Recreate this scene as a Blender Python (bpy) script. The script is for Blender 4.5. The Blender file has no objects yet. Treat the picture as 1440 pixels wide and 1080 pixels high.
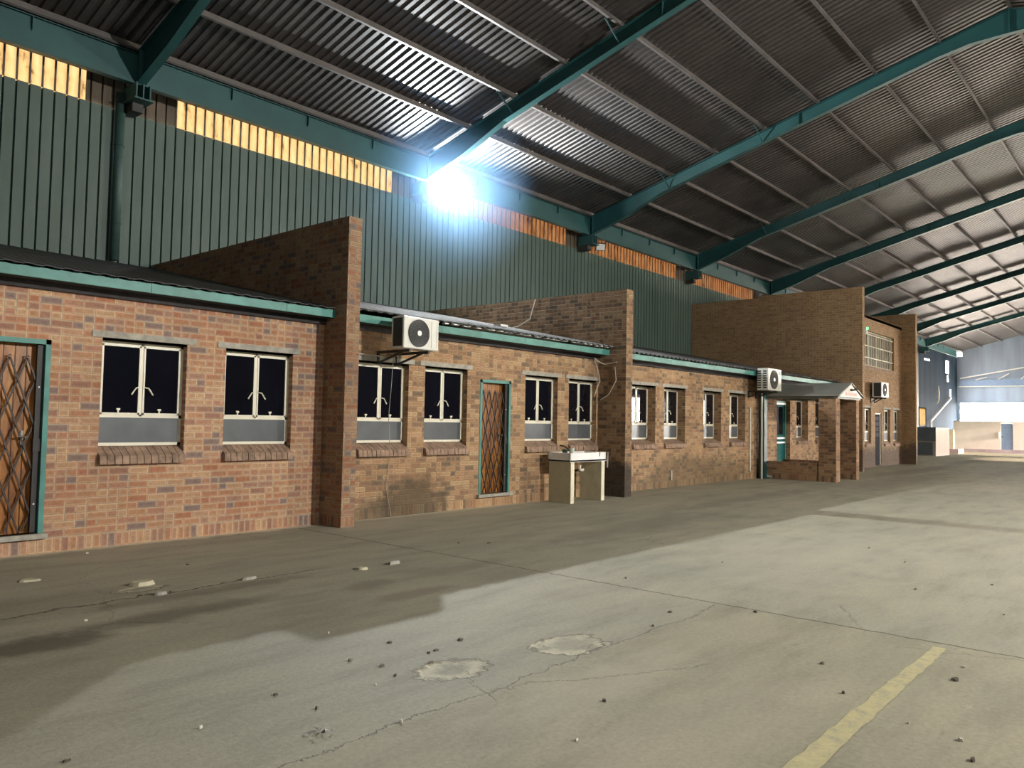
import bpy, bmesh, math, random
from mathutils import Vector, Matrix
random.seed(7)
SC = bpy.context.scene
COL = SC.collection
PI = math.pi
FY = 9.8            # plane of the brick office fronts
YC = 15.5           # plane of the hall's back cladding
XEND = 79.5         # far gable wall
YR = -9.6           # wall behind the camera side
KF = FY / 9.75


def W(x, z):
    return x * KF, 1.6 + (z - 1.6) * KF


# ------------------------------------------------------------------ materials
def new_mat(name):
    m = bpy.data.materials.new(name)
    m.use_nodes = True
    nt = m.node_tree
    nt.nodes.clear()
    out = nt.nodes.new('ShaderNodeOutputMaterial')
    bs = nt.nodes.new('ShaderNodeBsdfPrincipled')
    nt.links.new(bs.outputs[0], out.inputs[0])
    return m, nt, bs


class NT:
    """small helper to write node maths"""
    def __init__(self, nt):
        self.nt = nt

    def n(self, t):
        return self.nt.nodes.new(t)

    def put(self, sock, v):
        if isinstance(v, (int, float)):
            sock.default_value = v
        elif isinstance(v, (tuple, list)):
            sock.default_value = v
        else:
            self.nt.links.new(v, sock)

    def m(self, op, a, b=0.0, c=None, clamp=False):
        n = self.n('ShaderNodeMath')
        n.operation = op
        n.use_clamp = clamp
        self.put(n.inputs[0], a)
        self.put(n.inputs[1], b)
        if c is not None:
            self.put(n.inputs[2], c)
        return n.outputs[0]

    def mixf(self, f, a, b):
        n = self.n('ShaderNodeMix')
        n.data_type = 'FLOAT'
        self.put(n.inputs[0], f)
        self.put(n.inputs[2], a)
        self.put(n.inputs[3], b)
        return n.outputs[0]

    def mixc(self, f, a, b, mode='MIX'):
        n = self.n('ShaderNodeMix')
        n.data_type = 'RGBA'
        n.blend_type = mode
        self.put(n.inputs[0], f)
        self.put(n.inputs[6], a if not (isinstance(a, tuple) and len(a) == 3) else (*a, 1))
        self.put(n.inputs[7], b if not (isinstance(b, tuple) and len(b) == 3) else (*b, 1))
        return n.outputs[2]

    def xyz(self, v):
        n = self.n('ShaderNodeSeparateXYZ')
        self.put(n.inputs[0], v)
        return n.outputs

    def comb(self, x, y, z):
        n = self.n('ShaderNodeCombineXYZ')
        for s, v in zip(n.inputs, (x, y, z)):
            self.put(s, v)
        return n.outputs[0]

    def noise(self, vec, scale, detail=3, rough=.55):
        n = self.n('ShaderNodeTexNoise')
        n.inputs['Scale'].default_value = scale
        n.inputs['Detail'].default_value = detail
        n.inputs['Roughness'].default_value = rough
        if vec is not None:
            self.put(n.inputs['Vector'], vec)
        return n.outputs[0]

    def ramp(self, f, stops, interp='LINEAR'):
        n = self.n('ShaderNodeValToRGB')
        cr = n.color_ramp
        cr.interpolation = interp
        while len(cr.elements) < len(stops):
            cr.elements.new(.5)
        for e, (p, c) in zip(cr.elements, stops):
            e.position = p
            e.color = (*c, 1) if len(c) == 3 else c
        self.put(n.inputs[0], f)
        return n.outputs[0]

    def smooth(self, v, a, b, lo=0.0, hi=1.0):
        n = self.n('ShaderNodeMapRange')
        n.interpolation_type = 'SMOOTHSTEP'
        self.put(n.inputs[0], v)
        n.inputs[1].default_value = a
        n.inputs[2].default_value = b
        n.inputs[3].default_value = lo
        n.inputs[4].default_value = hi
        return n.outputs[0]

    def pos(self):
        return self.n('ShaderNodeNewGeometry').outputs['Position']

    def bump(self, h, strength, dist):
        n = self.n('ShaderNodeBump')
        n.inputs['Strength'].default_value = strength
        n.inputs['Distance'].default_value = dist
        self.put(n.inputs['Height'], h)
        return n.outputs[0]


def simple(name, col, rough=.5, metal=0.0, var=.12, scale=6.0, spec=.5, bump=0.0, streak=False):
    m, nt, bs = new_mat(name)
    q = NT(nt)
    p = q.pos()
    if streak:
        mp = q.n('ShaderNodeMapping')
        mp.inputs['Scale'].default_value = (1, 1, .12)
        q.put(mp.inputs[0], p)
        p = mp.outputs[0]
    f = q.noise(p, scale, 4)
    lo = tuple(max(0, c * (1 - var * 2)) for c in col)
    hi = tuple(min(1, c * (1 + var * 2)) for c in col)
    q.put(bs.inputs['Base Color'], q.ramp(f, [(.25, lo), (.75, hi)]))
    bs.inputs['Roughness'].default_value = rough
    bs.inputs['Metallic'].default_value = metal
    bs.inputs['Specular IOR Level'].default_value = spec
    if bump:
        q.put(bs.inputs['Normal'], q.bump(q.noise(p, scale * 4, 3), .5, bump))
    return m


def brick(name, palette, mortar=(.52, .45, .35), dirt=(), tint=(1, 1, 1)):
    m, nt, bs = new_mat(name)
    q = NT(nt)
    geo = q.n('ShaderNodeNewGeometry')
    P = q.xyz(geo.outputs['Position'])
    N = q.xyz(geo.outputs['True Normal'])
    side = q.m('GREATER_THAN', q.m('ABSOLUTE', N[0]), .5)
    flat = q.m('GREATER_THAN', q.m('ABSOLUTE', N[2]), .5)
    u = q.mixf(side, P[0], P[1])
    v = q.m('ADD', P[2], q.m('MULTIPLY', flat, P[1]))
    sel = q.m('LESS_THAN', v, .165)
    cu = q.mixf(sel, .2357, .0857)
    cv = q.mixf(sel, .0857, .165)
    vr = q.m('DIVIDE', v, cv)
    row = q.m('FLOOR', vr)
    fv = q.m('FRACT', vr)
    ur = q.m('ADD', q.m('DIVIDE', u, cu), q.m('MULTIPLY', q.m('MODULO', row, 2.0), .5))
    col = q.m('FLOOR', ur)
    fu = q.m('FRACT', ur)
    wn = q.n('ShaderNodeTexWhiteNoise')
    q.put(wn.inputs['Vector'], q.comb(col, row, 7.3))
    split = q.m('MULTIPLY', q.m('LESS_THAN', wn.outputs[0], .42), q.m('SUBTRACT', 1.0, sel))
    half = q.m('MULTIPLY', split, q.m('GREATER_THAN', fu, .5))
    du = q.m('MULTIPLY', q.m('MINIMUM', fu, q.m('SUBTRACT', 1.0, fu)), cu)
    d2 = q.m('MULTIPLY', q.m('ABSOLUTE', q.m('SUBTRACT', fu, .5)), cu)
    du = q.mixf(split, du, q.m('MINIMUM', du, d2))
    dv = q.m('MULTIPLY', q.m('MINIMUM', fv, q.m('SUBTRACT', 1.0, fv)), cv)
    wob = q.m('MULTIPLY', q.m('SUBTRACT', q.noise(geo.outputs['Position'], 45, 2), .5), .006)
    d = q.m('ADD', q.m('MINIMUM', du, dv), wob)
    face = q.smooth(d, .004, .0085)
    wn2 = q.n('ShaderNodeTexWhiteNoise')
    q.put(wn2.inputs['Vector'], q.comb(q.m('ADD', col, q.m('MULTIPLY', half, .5)), row, 1.7))
    n = len(palette)
    bc = q.ramp(wn2.outputs[0], [(i / n, c) for i, c in enumerate(palette)], 'CONSTANT')
    fine = q.noise(geo.outputs['Position'], 28, 4, .65)
    bc = q.mixc(1.0, bc, q.ramp(fine, [(.2, (.62, .62, .62)), (.8, (1.25, 1.22, 1.2))]), 'MULTIPLY')
    hrt = q.smooth(q.m('ADD', d, q.m('MULTIPLY', q.m('SUBTRACT', fine, .5), .03)), .008, .026)
    bc = q.mixc(1.0, bc, q.ramp(hrt, [(0, (1.12, 1.12, 1.1)), (1, (.80, .77, .75))]), 'MULTIPLY')
    mo = q.mixc(1.0, (*mortar, 1), q.ramp(fine, [(.2, (.7, .7, .7)), (.8, (1.15, 1.15, 1.15))]), 'MULTIPLY')
    c = q.mixc(face, mo, bc)
    big = q.noise(geo.outputs['Position'], .9, 4, .6)
    c = q.mixc(1.0, c, q.ramp(big, [(.3, (.82, .81, .8)), (.7, (1.08, 1.08, 1.08))]), 'MULTIPLY')
    for (ax, cx, cz, rx, rz, stx, colr) in dirt:
        a = q.m('DIVIDE', q.m('SUBTRACT', P[ax], cx), rx)
        b = q.m('DIVIDE', q.m('SUBTRACT', P[2], cz), rz)
        r = q.m('SQRT', q.m('ADD', q.m('MULTIPLY', a, a), q.m('MULTIPLY', b, b)))
        r = q.m('ADD', r, q.m('MULTIPLY', q.m('SUBTRACT', q.noise(geo.outputs['Position'], 4, 5, .65), .5), 1.1))
        k = q.m('MULTIPLY', q.smooth(r, 1.0, .55), stx)
        c = q.mixc(k, c, (*colr, 1))
    c = q.mixc(1.0, c, (*tint, 1), 'MULTIPLY')
    q.put(bs.inputs['Base Color'], c)
    bs.inputs['Roughness'].default_value = .85
    bs.inputs['Specular IOR Level'].default_value = .25
    q.put(bs.inputs['Normal'], q.bump(q.m('ADD', face, q.m('MULTIPLY', fine, .35)), .7, .006))
    return m


M = {}
PAL_RED = [(.55, .32, .22), (.60, .39, .27), (.52, .27, .18), (.63, .44, .31), (.44, .27, .22), (.59, .37, .25),
           (.34, .27, .27), (.66, .48, .34), (.55, .34, .26), (.61, .42, .31), (.50, .33, .27), (.57, .33, .23)]
PAL_TAN = [(.54, .39, .27), (.63, .49, .35), (.45, .31, .22), (.66, .53, .38), (.36, .27, .21), (.57, .42, .29),
           (.29, .24, .20), (.64, .48, .34), (.50, .36, .25), (.41, .29, .22), (.60, .42, .30)]
PAL_BROWN = [(.36, .24, .145), (.39, .265, .16), (.33, .22, .135), (.41, .285, .175), (.30, .20, .13), (.37, .25, .15)]
M['brick_red'] = brick('brick_red', PAL_RED, tint=(.96, .88, .78))
M['brick_tan'] = brick('brick_tan', PAL_TAN, mortar=(.36, .29, .21), tint=(.86, .765, .635), dirt=[(0, 8.9, .22, 1.0, .50, .72, (.085, .078, .062)),
                                                  (0, 8.1, .1, .6, .3, .6, (.1, .09, .075)),
                                                  (0, 19.0, .2, 4.0, .75, .55, (.13, .115, .085))])
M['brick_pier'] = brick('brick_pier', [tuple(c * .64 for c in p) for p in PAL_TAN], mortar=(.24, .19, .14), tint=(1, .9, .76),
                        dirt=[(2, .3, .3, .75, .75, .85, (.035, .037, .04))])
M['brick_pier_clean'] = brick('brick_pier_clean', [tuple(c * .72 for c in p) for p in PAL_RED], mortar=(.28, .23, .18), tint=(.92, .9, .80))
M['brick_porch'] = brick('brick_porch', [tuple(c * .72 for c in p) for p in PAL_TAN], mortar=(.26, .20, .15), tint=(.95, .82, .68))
M['brick_brown'] = brick('brick_brown', PAL_BROWN, mortar=(.28, .21, .14), tint=(1.08, 1.05, .96), dirt=[(1, 9.1, .3, .9, .75, .7, (.05, .04, .045))])
M['brick_sill'] = simple('brick_sill', (.30, .20, .14), .85, var=.25, scale=9, bump=.003)
M['lintel'] = simple('lintel_concrete', (.36, .34, .29), .85, var=.15, scale=10, bump=.002)
M['plaster'] = simple('plaster_slab', (.52, .48, .34), .85, var=.08, scale=5, bump=.002)
M['cream'] = simple('cream_steel', (.78, .74, .60), .4, var=.04)
M['cream_edge'] = simple('cream_plaster', (.72, .67, .50), .7, var=.06)
M['white'] = simple('white_enamel', (.80, .80, .78), .3, var=.03)
M['ac'] = simple('ac_casing', (.66, .66, .60), .4, var=.03)
M['ac_dark'] = simple('ac_dark', (.035, .038, .042), .5, var=.1)
M['ac_grille'] = simple('ac_grille', (.11, .11, .11), .5, var=.1)
M['ac_fan'] = simple('ac_fan', (.10, .095, .075), .6, var=.1)
M['logo_blue'] = simple('emblem_blue', (.015, .03, .10), .35, var=.03)
M['dark_steel'] = simple('dark_steel', (.03, .028, .027), .55, var=.2)
M['galv'] = simple('galvanised_steel', (.22, .21, .20), .45, .6, var=.15, scale=3)
M['teal'] = simple('teal_paint', (.017, .080, .081), .5, var=.10, scale=1.5)
M['teal_fascia'] = simple('teal_fascia', (.065, .235, .205), .5, var=.16, scale=3)
M['teal_door'] = simple('teal_door', (.012, .13, .12), .7, var=.1, spec=.2)
M['purlin'] = simple('purlin_steel', (.105, .094, .088), .55, .1, var=.15, scale=2)
M['roof_dark'] = simple('lean_to_roof', (.032, .036, .037), .7, var=.3, scale=1.2)
M['roof_grey'] = simple('lean_to_roof_grey', (.072, .069, .067), .75, var=.2, scale=1.2)
M['porch_roof'] = simple('porch_roof_sheet', (.24, .24, .215), .6, var=.12, scale=1.5)
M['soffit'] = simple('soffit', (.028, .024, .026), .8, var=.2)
M['pipe_white'] = simple('plastic_pipe', (.76, .74, .66), .4, var=.04)
M['pipe_grey'] = simple('grey_pipe', (.40, .41, .38), .5, var=.08)
M['wire'] = simple('pale_wire', (.55, .50, .42), .6, var=.05)
M['sign_pink'] = simple('faded_pink', (.62, .30, .27), .6, var=.15, scale=14)
M['board_white'] = simple('gable_board', (.70, .66, .60), .6, var=.06)
M['cup'] = simple('pale_green_plastic', (.52, .62, .54), .4, var=.04)
M['cup_dark'] = simple('dark_green_plastic', (.03, .07, .055), .4, var=.04)
M['door_dark'] = simple('dark_door', (.022, .022, .026), .85, var=.1, spec=.1)
M['cabin'] = simple('cabin_cream', (.74, .66, .60), .6, var=.05, scale=1)
M['kiosk_cream'] = simple('kiosk_cream', (.33, .28, .23), .6, var=.05, scale=1)
M['cabin_dark'] = simple('cabin_slate', (.11, .13, .16), .6, var=.1, scale=1)
M['plinth'] = simple('plinth_mauve', (.42, .33, .36), .7, var=.1, scale=2)
M['door_blue'] = simple('door_blue', (.22, .30, .45), .5, var=.05)
M['debris'] = simple('debris_dark', (.10, .085, .06), .8, var=.3, scale=20)
M['debris_pale'] = simple('debris_pale', (.55, .52, .45), .8, var=.2, scale=20)
M['foil'] = simple('foil', (.75, .76, .78), .25, .9, var=.2, scale=60)
M['asphalt'] = simple('outside_ground', (.58, .46, .34), .9, var=.1, scale=.3)
M['lens_off'] = simple('lamp_lens', (.80, .82, .82), .15, var=.03)
M['far_sheet_hazed'] = simple('far_sheet_hazed', (.26, .31, .40), .55, var=.15, scale=.8, streak=True)  # veil of distant haze painted in as a pale blue-grey tint
M['far_beam_hazed'] = simple('far_beam_hazed', (.20, .27, .40), .6, var=.05)  # blue of the distant haze put into the beam colour
M['back_sheet'] = simple('back_sheet', (.017, .027, .040), .9, var=.2, scale=.8, spec=.04, streak=True)


def m_cladding():
    m, nt, bs = new_mat('green_cladding')
    q = NT(nt)
    p = q.pos()
    mp = q.n('ShaderNodeMapping')
    mp.inputs['Scale'].default_value = (1, 1, .18)
    q.put(mp.inputs[0], p)
    a = q.noise(mp.outputs[0], 2.6, 5, .6)
    b = q.noise(p, 14, 4, .6)
    c = q.ramp(a, [(.25, (.058, .098, .080)), (.55, (.080, .122, .103)), (.8, (.105, .143, .122))])
    c = q.mixc(q.smooth(b, .62, .78, 0, .4), c, (.20, .22, .19, 1))
    q.put(bs.inputs['Base Color'], c)
    bs.inputs['Roughness'].default_value = .6
    return m


M['cladding'] = m_cladding()


def m_roofsheet():
    m, nt, bs = new_mat('roof_sheet')
    q = NT(nt)
    p = q.pos()
    a = q.noise(p, .8, 4, .6)
    b = q.noise(p, 9, 3, .6)
    c = q.ramp(a, [(.3, (.046, .042, .042)), (.7, (.080, .070, .066))])
    c = q.mixc(1.0, c, q.ramp(b, [(.3, (.8, .8, .8)), (.7, (1.1, 1.1, 1.1))]), 'MULTIPLY')
    q.put(bs.inputs['Base Color'], c)
    bs.inputs['Roughness'].default_value = .40
    bs.inputs['Specular IOR Level'].default_value = .55
    return m


M['roof'] = m_roofsheet()


def m_translucent(name, c1, c2, c3):
    m = bpy.data.materials.new(name)
    m.use_nodes = True
    nt = m.node_tree
    nt.nodes.clear()
    q = NT(nt)
    out = q.n('ShaderNodeOutputMaterial')
    p = q.pos()
    mp = q.n('ShaderNodeMapping')
    mp.inputs['Scale'].default_value = (1, 1, .5)
    q.put(mp.inputs[0], p)
    a = q.noise(mp.outputs[0], 5, 6, .7)
    c = q.ramp(a, [(.33, c3), (.44, c2), (.6, c1)])
    t = q.n('ShaderNodeBsdfTranslucent')
    d = q.n('ShaderNodeBsdfDiffuse')
    q.put(t.inputs[0], c)
    q.put(d.inputs[0], q.mixc(.7, c, (.1, .08, .05, 1)))
    mx = q.n('ShaderNodeMixShader')
    mx.inputs[0].default_value = .06
    q.put(mx.inputs[1], t.outputs[0])
    q.put(mx.inputs[2], d.outputs[0])
    q.put(out.inputs[0], mx.outputs[0])
    return m


M['fibre'] = m_translucent('amber_fibreglass', (.034, .0225, .0103), (.029, .018, .0072), (.0058, .0034, .0013))
M['fibre2'] = m_translucent('orange_fibreglass', (.0125, .0055, .0020), (.0085, .0034, .0012), (.0012, .0005, .0002))
M['fibre_brown'] = simple('brown_fibreglass', (.10, .075, .05), .7, var=.25, scale=5, streak=True)


def m_glass(name, col, rough, spec):
    m, nt, bs = new_mat(name)
    q = NT(nt)
    p = q.pos()
    a = q.noise(p, 2.5, 3)
    q.put(bs.inputs['Base Color'], q.ramp(a, [(.3, tuple(c * .8 for c in col)), (.7, tuple(c * 1.2 for c in col))]))
    bs.inputs['Roughness'].default_value = rough
    bs.inputs['Specular IOR Level'].default_value = spec
    return m


M['glass'] = m_glass('dark_glass', (.006, .006, .010), .03, .5)
M['glass_obsc'] = m_glass('obscured_glass', (.105, .115, .125), .32, .5)


def m_timber():
    m, nt, bs = new_mat('varnished_boards')
    q = NT(nt)
    P = q.xyz(q.pos())
    u = q.m('DIVIDE', P[0], .115)
    brd = q.m('FLOOR', u)
    fu = q.m('FRACT', u)
    wn = q.n('ShaderNodeTexWhiteNoise')
    q.put(wn.inputs['Vector'], q.comb(brd, 3.0, 1.0))
    v = q.comb(q.m('MULTIPLY', P[0], 9.0), q.m('MULTIPLY', brd, 5.3), q.m('MULTIPLY', P[2], 1.3))
    g = q.noise(v, 2.2, 6, .65)
    c = q.ramp(g, [(.3, (.10, .032, .010)), (.5, (.33, .13, .03)), (.72, (.50, .24, .06))])
    c = q.mixc(1.0, c, q.ramp(wn.outputs[0], [(0, (.65, .6, .55)), (1, (1.2, 1.15, 1.0))]), 'MULTIPLY')
    gap = q.smooth(q.m('MINIMUM', fu, q.m('SUBTRACT', 1.0, fu)), .02, .06)
    c = q.mixc(gap, (.03, .012, .004, 1), c)
    q.put(bs.inputs['Base Color'], c)
    bs.inputs['Roughness'].default_value = .35
    q.put(bs.inputs['Normal'], q.bump(gap, .8, .006))
    return m


M['timber'] = m_timber()
M['gate'] = simple('gate_bars', (.045, .026, .018), .5, var=.2)


def m_concrete():
    m, nt, bs = new_mat('floor_concrete')
    q = NT(nt)
    p = q.pos()
    P = q.xyz(p)
    a = q.noise(p, .35, 6, .6)
    mp = q.n('ShaderNodeMapping')
    mp.inputs['Scale'].default_value = (.35, 1.2, 1)
    mp.inputs['Rotation'].default_value = (0, 0, .1)
    q.put(mp.inputs[0], p)
    b = q.noise(mp.outputs[0], 2.2, 7, .65)
    f = q.noise(p, 30, 5, .7)
    c = q.ramp(a, [(.3, (.295, .288, .226)), (.5, (.330, .312, .240)), (.7, (.362, .336, .258))])
    c = q.mixc(1.0, c, q.ramp(b, [(.25, (.72, .72, .71)), (.5, (1, 1, 1)), (.75, (1.18, 1.16, 1.12))]), 'MULTIPLY')
    c = q.mixc(1.0, c, q.ramp(f, [(.25, (.80, .80, .79)), (.75, (1.14, 1.14, 1.13))]), 'MULTIPLY')
    wob = q.m('MULTIPLY', q.m('SUBTRACT', q.noise(p, 1.6, 6, .7), .5), 1.0)
    fin = q.m('MULTIPLY', q.m('SUBTRACT', q.noise(p, 7, 4, .6), .5), 1.0)
    # dark oily stains and the dusty pale patches
    for (cx, cy, rx, ry, k, colr) in [
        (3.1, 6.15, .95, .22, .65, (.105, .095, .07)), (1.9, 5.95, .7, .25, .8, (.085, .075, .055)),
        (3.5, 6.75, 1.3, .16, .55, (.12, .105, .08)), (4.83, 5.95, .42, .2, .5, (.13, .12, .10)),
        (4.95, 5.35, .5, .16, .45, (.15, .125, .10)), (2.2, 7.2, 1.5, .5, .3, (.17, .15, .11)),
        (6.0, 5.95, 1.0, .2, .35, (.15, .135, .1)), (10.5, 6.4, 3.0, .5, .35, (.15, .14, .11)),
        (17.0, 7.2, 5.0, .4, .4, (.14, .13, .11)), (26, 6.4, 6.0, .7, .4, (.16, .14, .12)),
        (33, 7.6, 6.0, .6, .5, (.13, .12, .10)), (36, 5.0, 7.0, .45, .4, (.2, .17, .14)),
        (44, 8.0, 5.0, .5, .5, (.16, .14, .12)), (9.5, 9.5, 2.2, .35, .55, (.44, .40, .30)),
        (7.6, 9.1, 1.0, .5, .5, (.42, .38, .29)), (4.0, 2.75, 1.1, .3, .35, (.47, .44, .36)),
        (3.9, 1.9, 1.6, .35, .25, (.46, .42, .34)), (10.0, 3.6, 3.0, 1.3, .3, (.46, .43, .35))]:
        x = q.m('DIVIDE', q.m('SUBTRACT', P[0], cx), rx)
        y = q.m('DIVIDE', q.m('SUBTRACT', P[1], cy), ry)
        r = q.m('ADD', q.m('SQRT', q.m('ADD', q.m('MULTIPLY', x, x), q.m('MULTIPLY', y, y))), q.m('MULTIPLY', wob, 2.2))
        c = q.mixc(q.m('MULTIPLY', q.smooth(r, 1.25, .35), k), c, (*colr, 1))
    scf = q.m('MULTIPLY', q.smooth(q.noise(mp.outputs[0], 5.5, 9, .72), .60, .72), q.smooth(q.noise(p, .8, 2), .42, .6))
    c = q.mixc(q.m('MULTIPLY', scf, .5), c, (.50, .47, .39, 1))
    drk = q.m('MULTIPLY', q.smooth(q.noise(mp.outputs[0], 4.2, 9, .75), .40, .30), q.smooth(q.noise(p, .6, 2), .40, .55))
    c = q.mixc(q.m('MULTIPLY', drk, .45), c, (.15, .135, .10, 1))
    # spalled hollows with a pale chalky rim
    hol = None
    for (cx, cy, rx, ry) in [(4.62, 3.38, .30, .18), (3.60, 3.58, .26, .17), (4.75, 3.2, .12, .05), (3.3, 7.25, .22, .10)]:
        x = q.m('DIVIDE', q.m('SUBTRACT', P[0], cx), rx)
        y = q.m('DIVIDE', q.m('SUBTRACT', P[1], cy), ry)
        r = q.m('ADD', q.m('SQRT', q.m('ADD', q.m('MULTIPLY', x, x), q.m('MULTIPLY', y, y))),
                q.m('ADD', q.m('MULTIPLY', wob, 1.6), q.m('MULTIPLY', fin, 1.2)))
        rim = q.m('MULTIPLY', q.m('MULTIPLY', q.smooth(r, 1.1, .95), q.smooth(r, .25, .8)), q.smooth(q.noise(p, 5, 4, .6), .40, .56))
        c = q.mixc(q.m('MULTIPLY', rim, .75), c, (.56, .52, .38, 1))
        edge = q.m('MULTIPLY', q.smooth(r, 1.16, 1.08), q.smooth(r, .98, 1.05))
        c = q.mixc(q.m('MULTIPLY', edge, .6), c, (.1, .085, .06, 1))
        h = q.smooth(r, 1.1, .8)
        hol = h if hol is None else q.m('MAXIMUM', hol, h)
    # slab joints (run across the hall) and ragged cracks
    crack = None
    jw = q.m('MULTIPLY', fin, .07)

    def add_line(e, w, k=1.0):
        nonlocal crack
        s = q.m('MULTIPLY', q.smooth(q.m('ABSOLUTE', e), w, w * .35), k)
        crack = s if crack is None else q.m('MAXIMUM', crack, s)
    add_line(q.m('ADD', q.m('SUBTRACT', P[0], 6.58), jw), .018, .85)
    add_line(q.m('ADD', q.m('SUBTRACT', P[0], 21.4), jw), .03, .7)
    # edge between two pours, wandering in front of the hollow
    add_line(q.m('ADD', q.m('SUBTRACT', P[1], 3.15), q.m('ADD', q.m('MULTIPLY', wob, .35), q.m('MULTIPLY', fin, .05))),
             .008, q.smooth(P[0], 6.6, 6.5, 0, .55))
    add_line(q.m('ADD', q.m('SUBTRACT', P[1], 6.93), q.m('ADD', q.m('MULTIPLY', wob, .5), jw)), .02,
             q.smooth(P[0], 5.2, 4.7))
    vo = q.n('ShaderNodeTexVoronoi')
    vo.feature = 'DISTANCE_TO_EDGE'
    vo.inputs['Scale'].default_value = .28
    q.put(vo.inputs['Vector'], q.comb(q.m('ADD', P[0], q.m('MULTIPLY', wob, .7)), q.m('ADD', P[1], q.m('MULTIPLY', fin, .12)), 0.0))
    add_line(vo.outputs['Distance'], .003, q.smooth(q.noise(p, .5, 2), .52, .62, 0, .35))
    c = q.mixc(q.m('MULTIPLY', crack, .75), c, (.06, .05, .035, 1))
    # the pour on the near side is browner
    side = q.m('MULTIPLY', q.smooth(q.m('ADD', P[1], q.m('MULTIPLY', wob, .35)), 3.16, 3.10), q.smooth(q.m('ADD', P[0], jw), 6.6, 6.56))
    c = q.mixc(q.m('MULTIPLY', q.smooth(q.m('ADD', P[1], q.m('MULTIPLY', wob, .5)), 9.62, 9.74), q.smooth(P[0], 16, 14)), c, (.55, .50, .38, 1))
    c = q.mixc(q.m('MULTIPLY', side, .6), c, q.mixc(1.0, c, (1.0, .955, .87, 1), 'MULTIPLY'))
    q.put(bs.inputs['Base Color'], c)
    bs.inputs['Roughness'].default_value = .72
    bs.inputs['Specular IOR Level'].default_value = .3
    h = q.m('SUBTRACT', q.m('ADD', q.m('MULTIPLY', f, .12), q.m('MULTIPLY', b, .3)), q.m('ADD', q.m('MULTIPLY', crack, .6), q.m('MULTIPLY', hol, .5)))
    q.put(bs.inputs['Normal'], q.bump(h, .8, .02))
    return m


M['concrete'] = m_concrete()


def m_paint():
    m, nt, bs = new_mat('worn_yellow_paint')
    q = NT(nt)
    p = q.pos()
    a = q.noise(p, 9, 6, .7)
    b = q.noise(p, 40, 4, .7)
    w = q.m('ADD', q.m('MULTIPLY', a, .7), q.m('MULTIPLY', b, .3))
    q.put(bs.inputs['Base Color'], q.ramp(w, [(.38, (.32, .30, .24)), (.47, (.45, .40, .22)), (.62, (.54, .475, .25))]))
    bs.inputs['Roughness'].default_value = .7
    return m


M['paint'] = m_paint()


def m_emit(name, col, s):
    m = bpy.data.materials.new(name)
    m.use_nodes = True
    nt = m.node_tree
    nt.nodes.clear()
    q = NT(nt)
    out = q.n('ShaderNodeOutputMaterial')
    e = q.n('ShaderNodeEmission')
    e.inputs[0].default_value = (*col, 1)
    e.inputs[1].default_value = s
    q.put(out.inputs[0], e.outputs[0])
    return m


M['lamp_on'] = m_emit('lit_lamp_lens', (.80, .90, 1.0), 60.0)
M['green_led'] = m_emit('green_light', (.2, 1.0, .45), 2.0)


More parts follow.
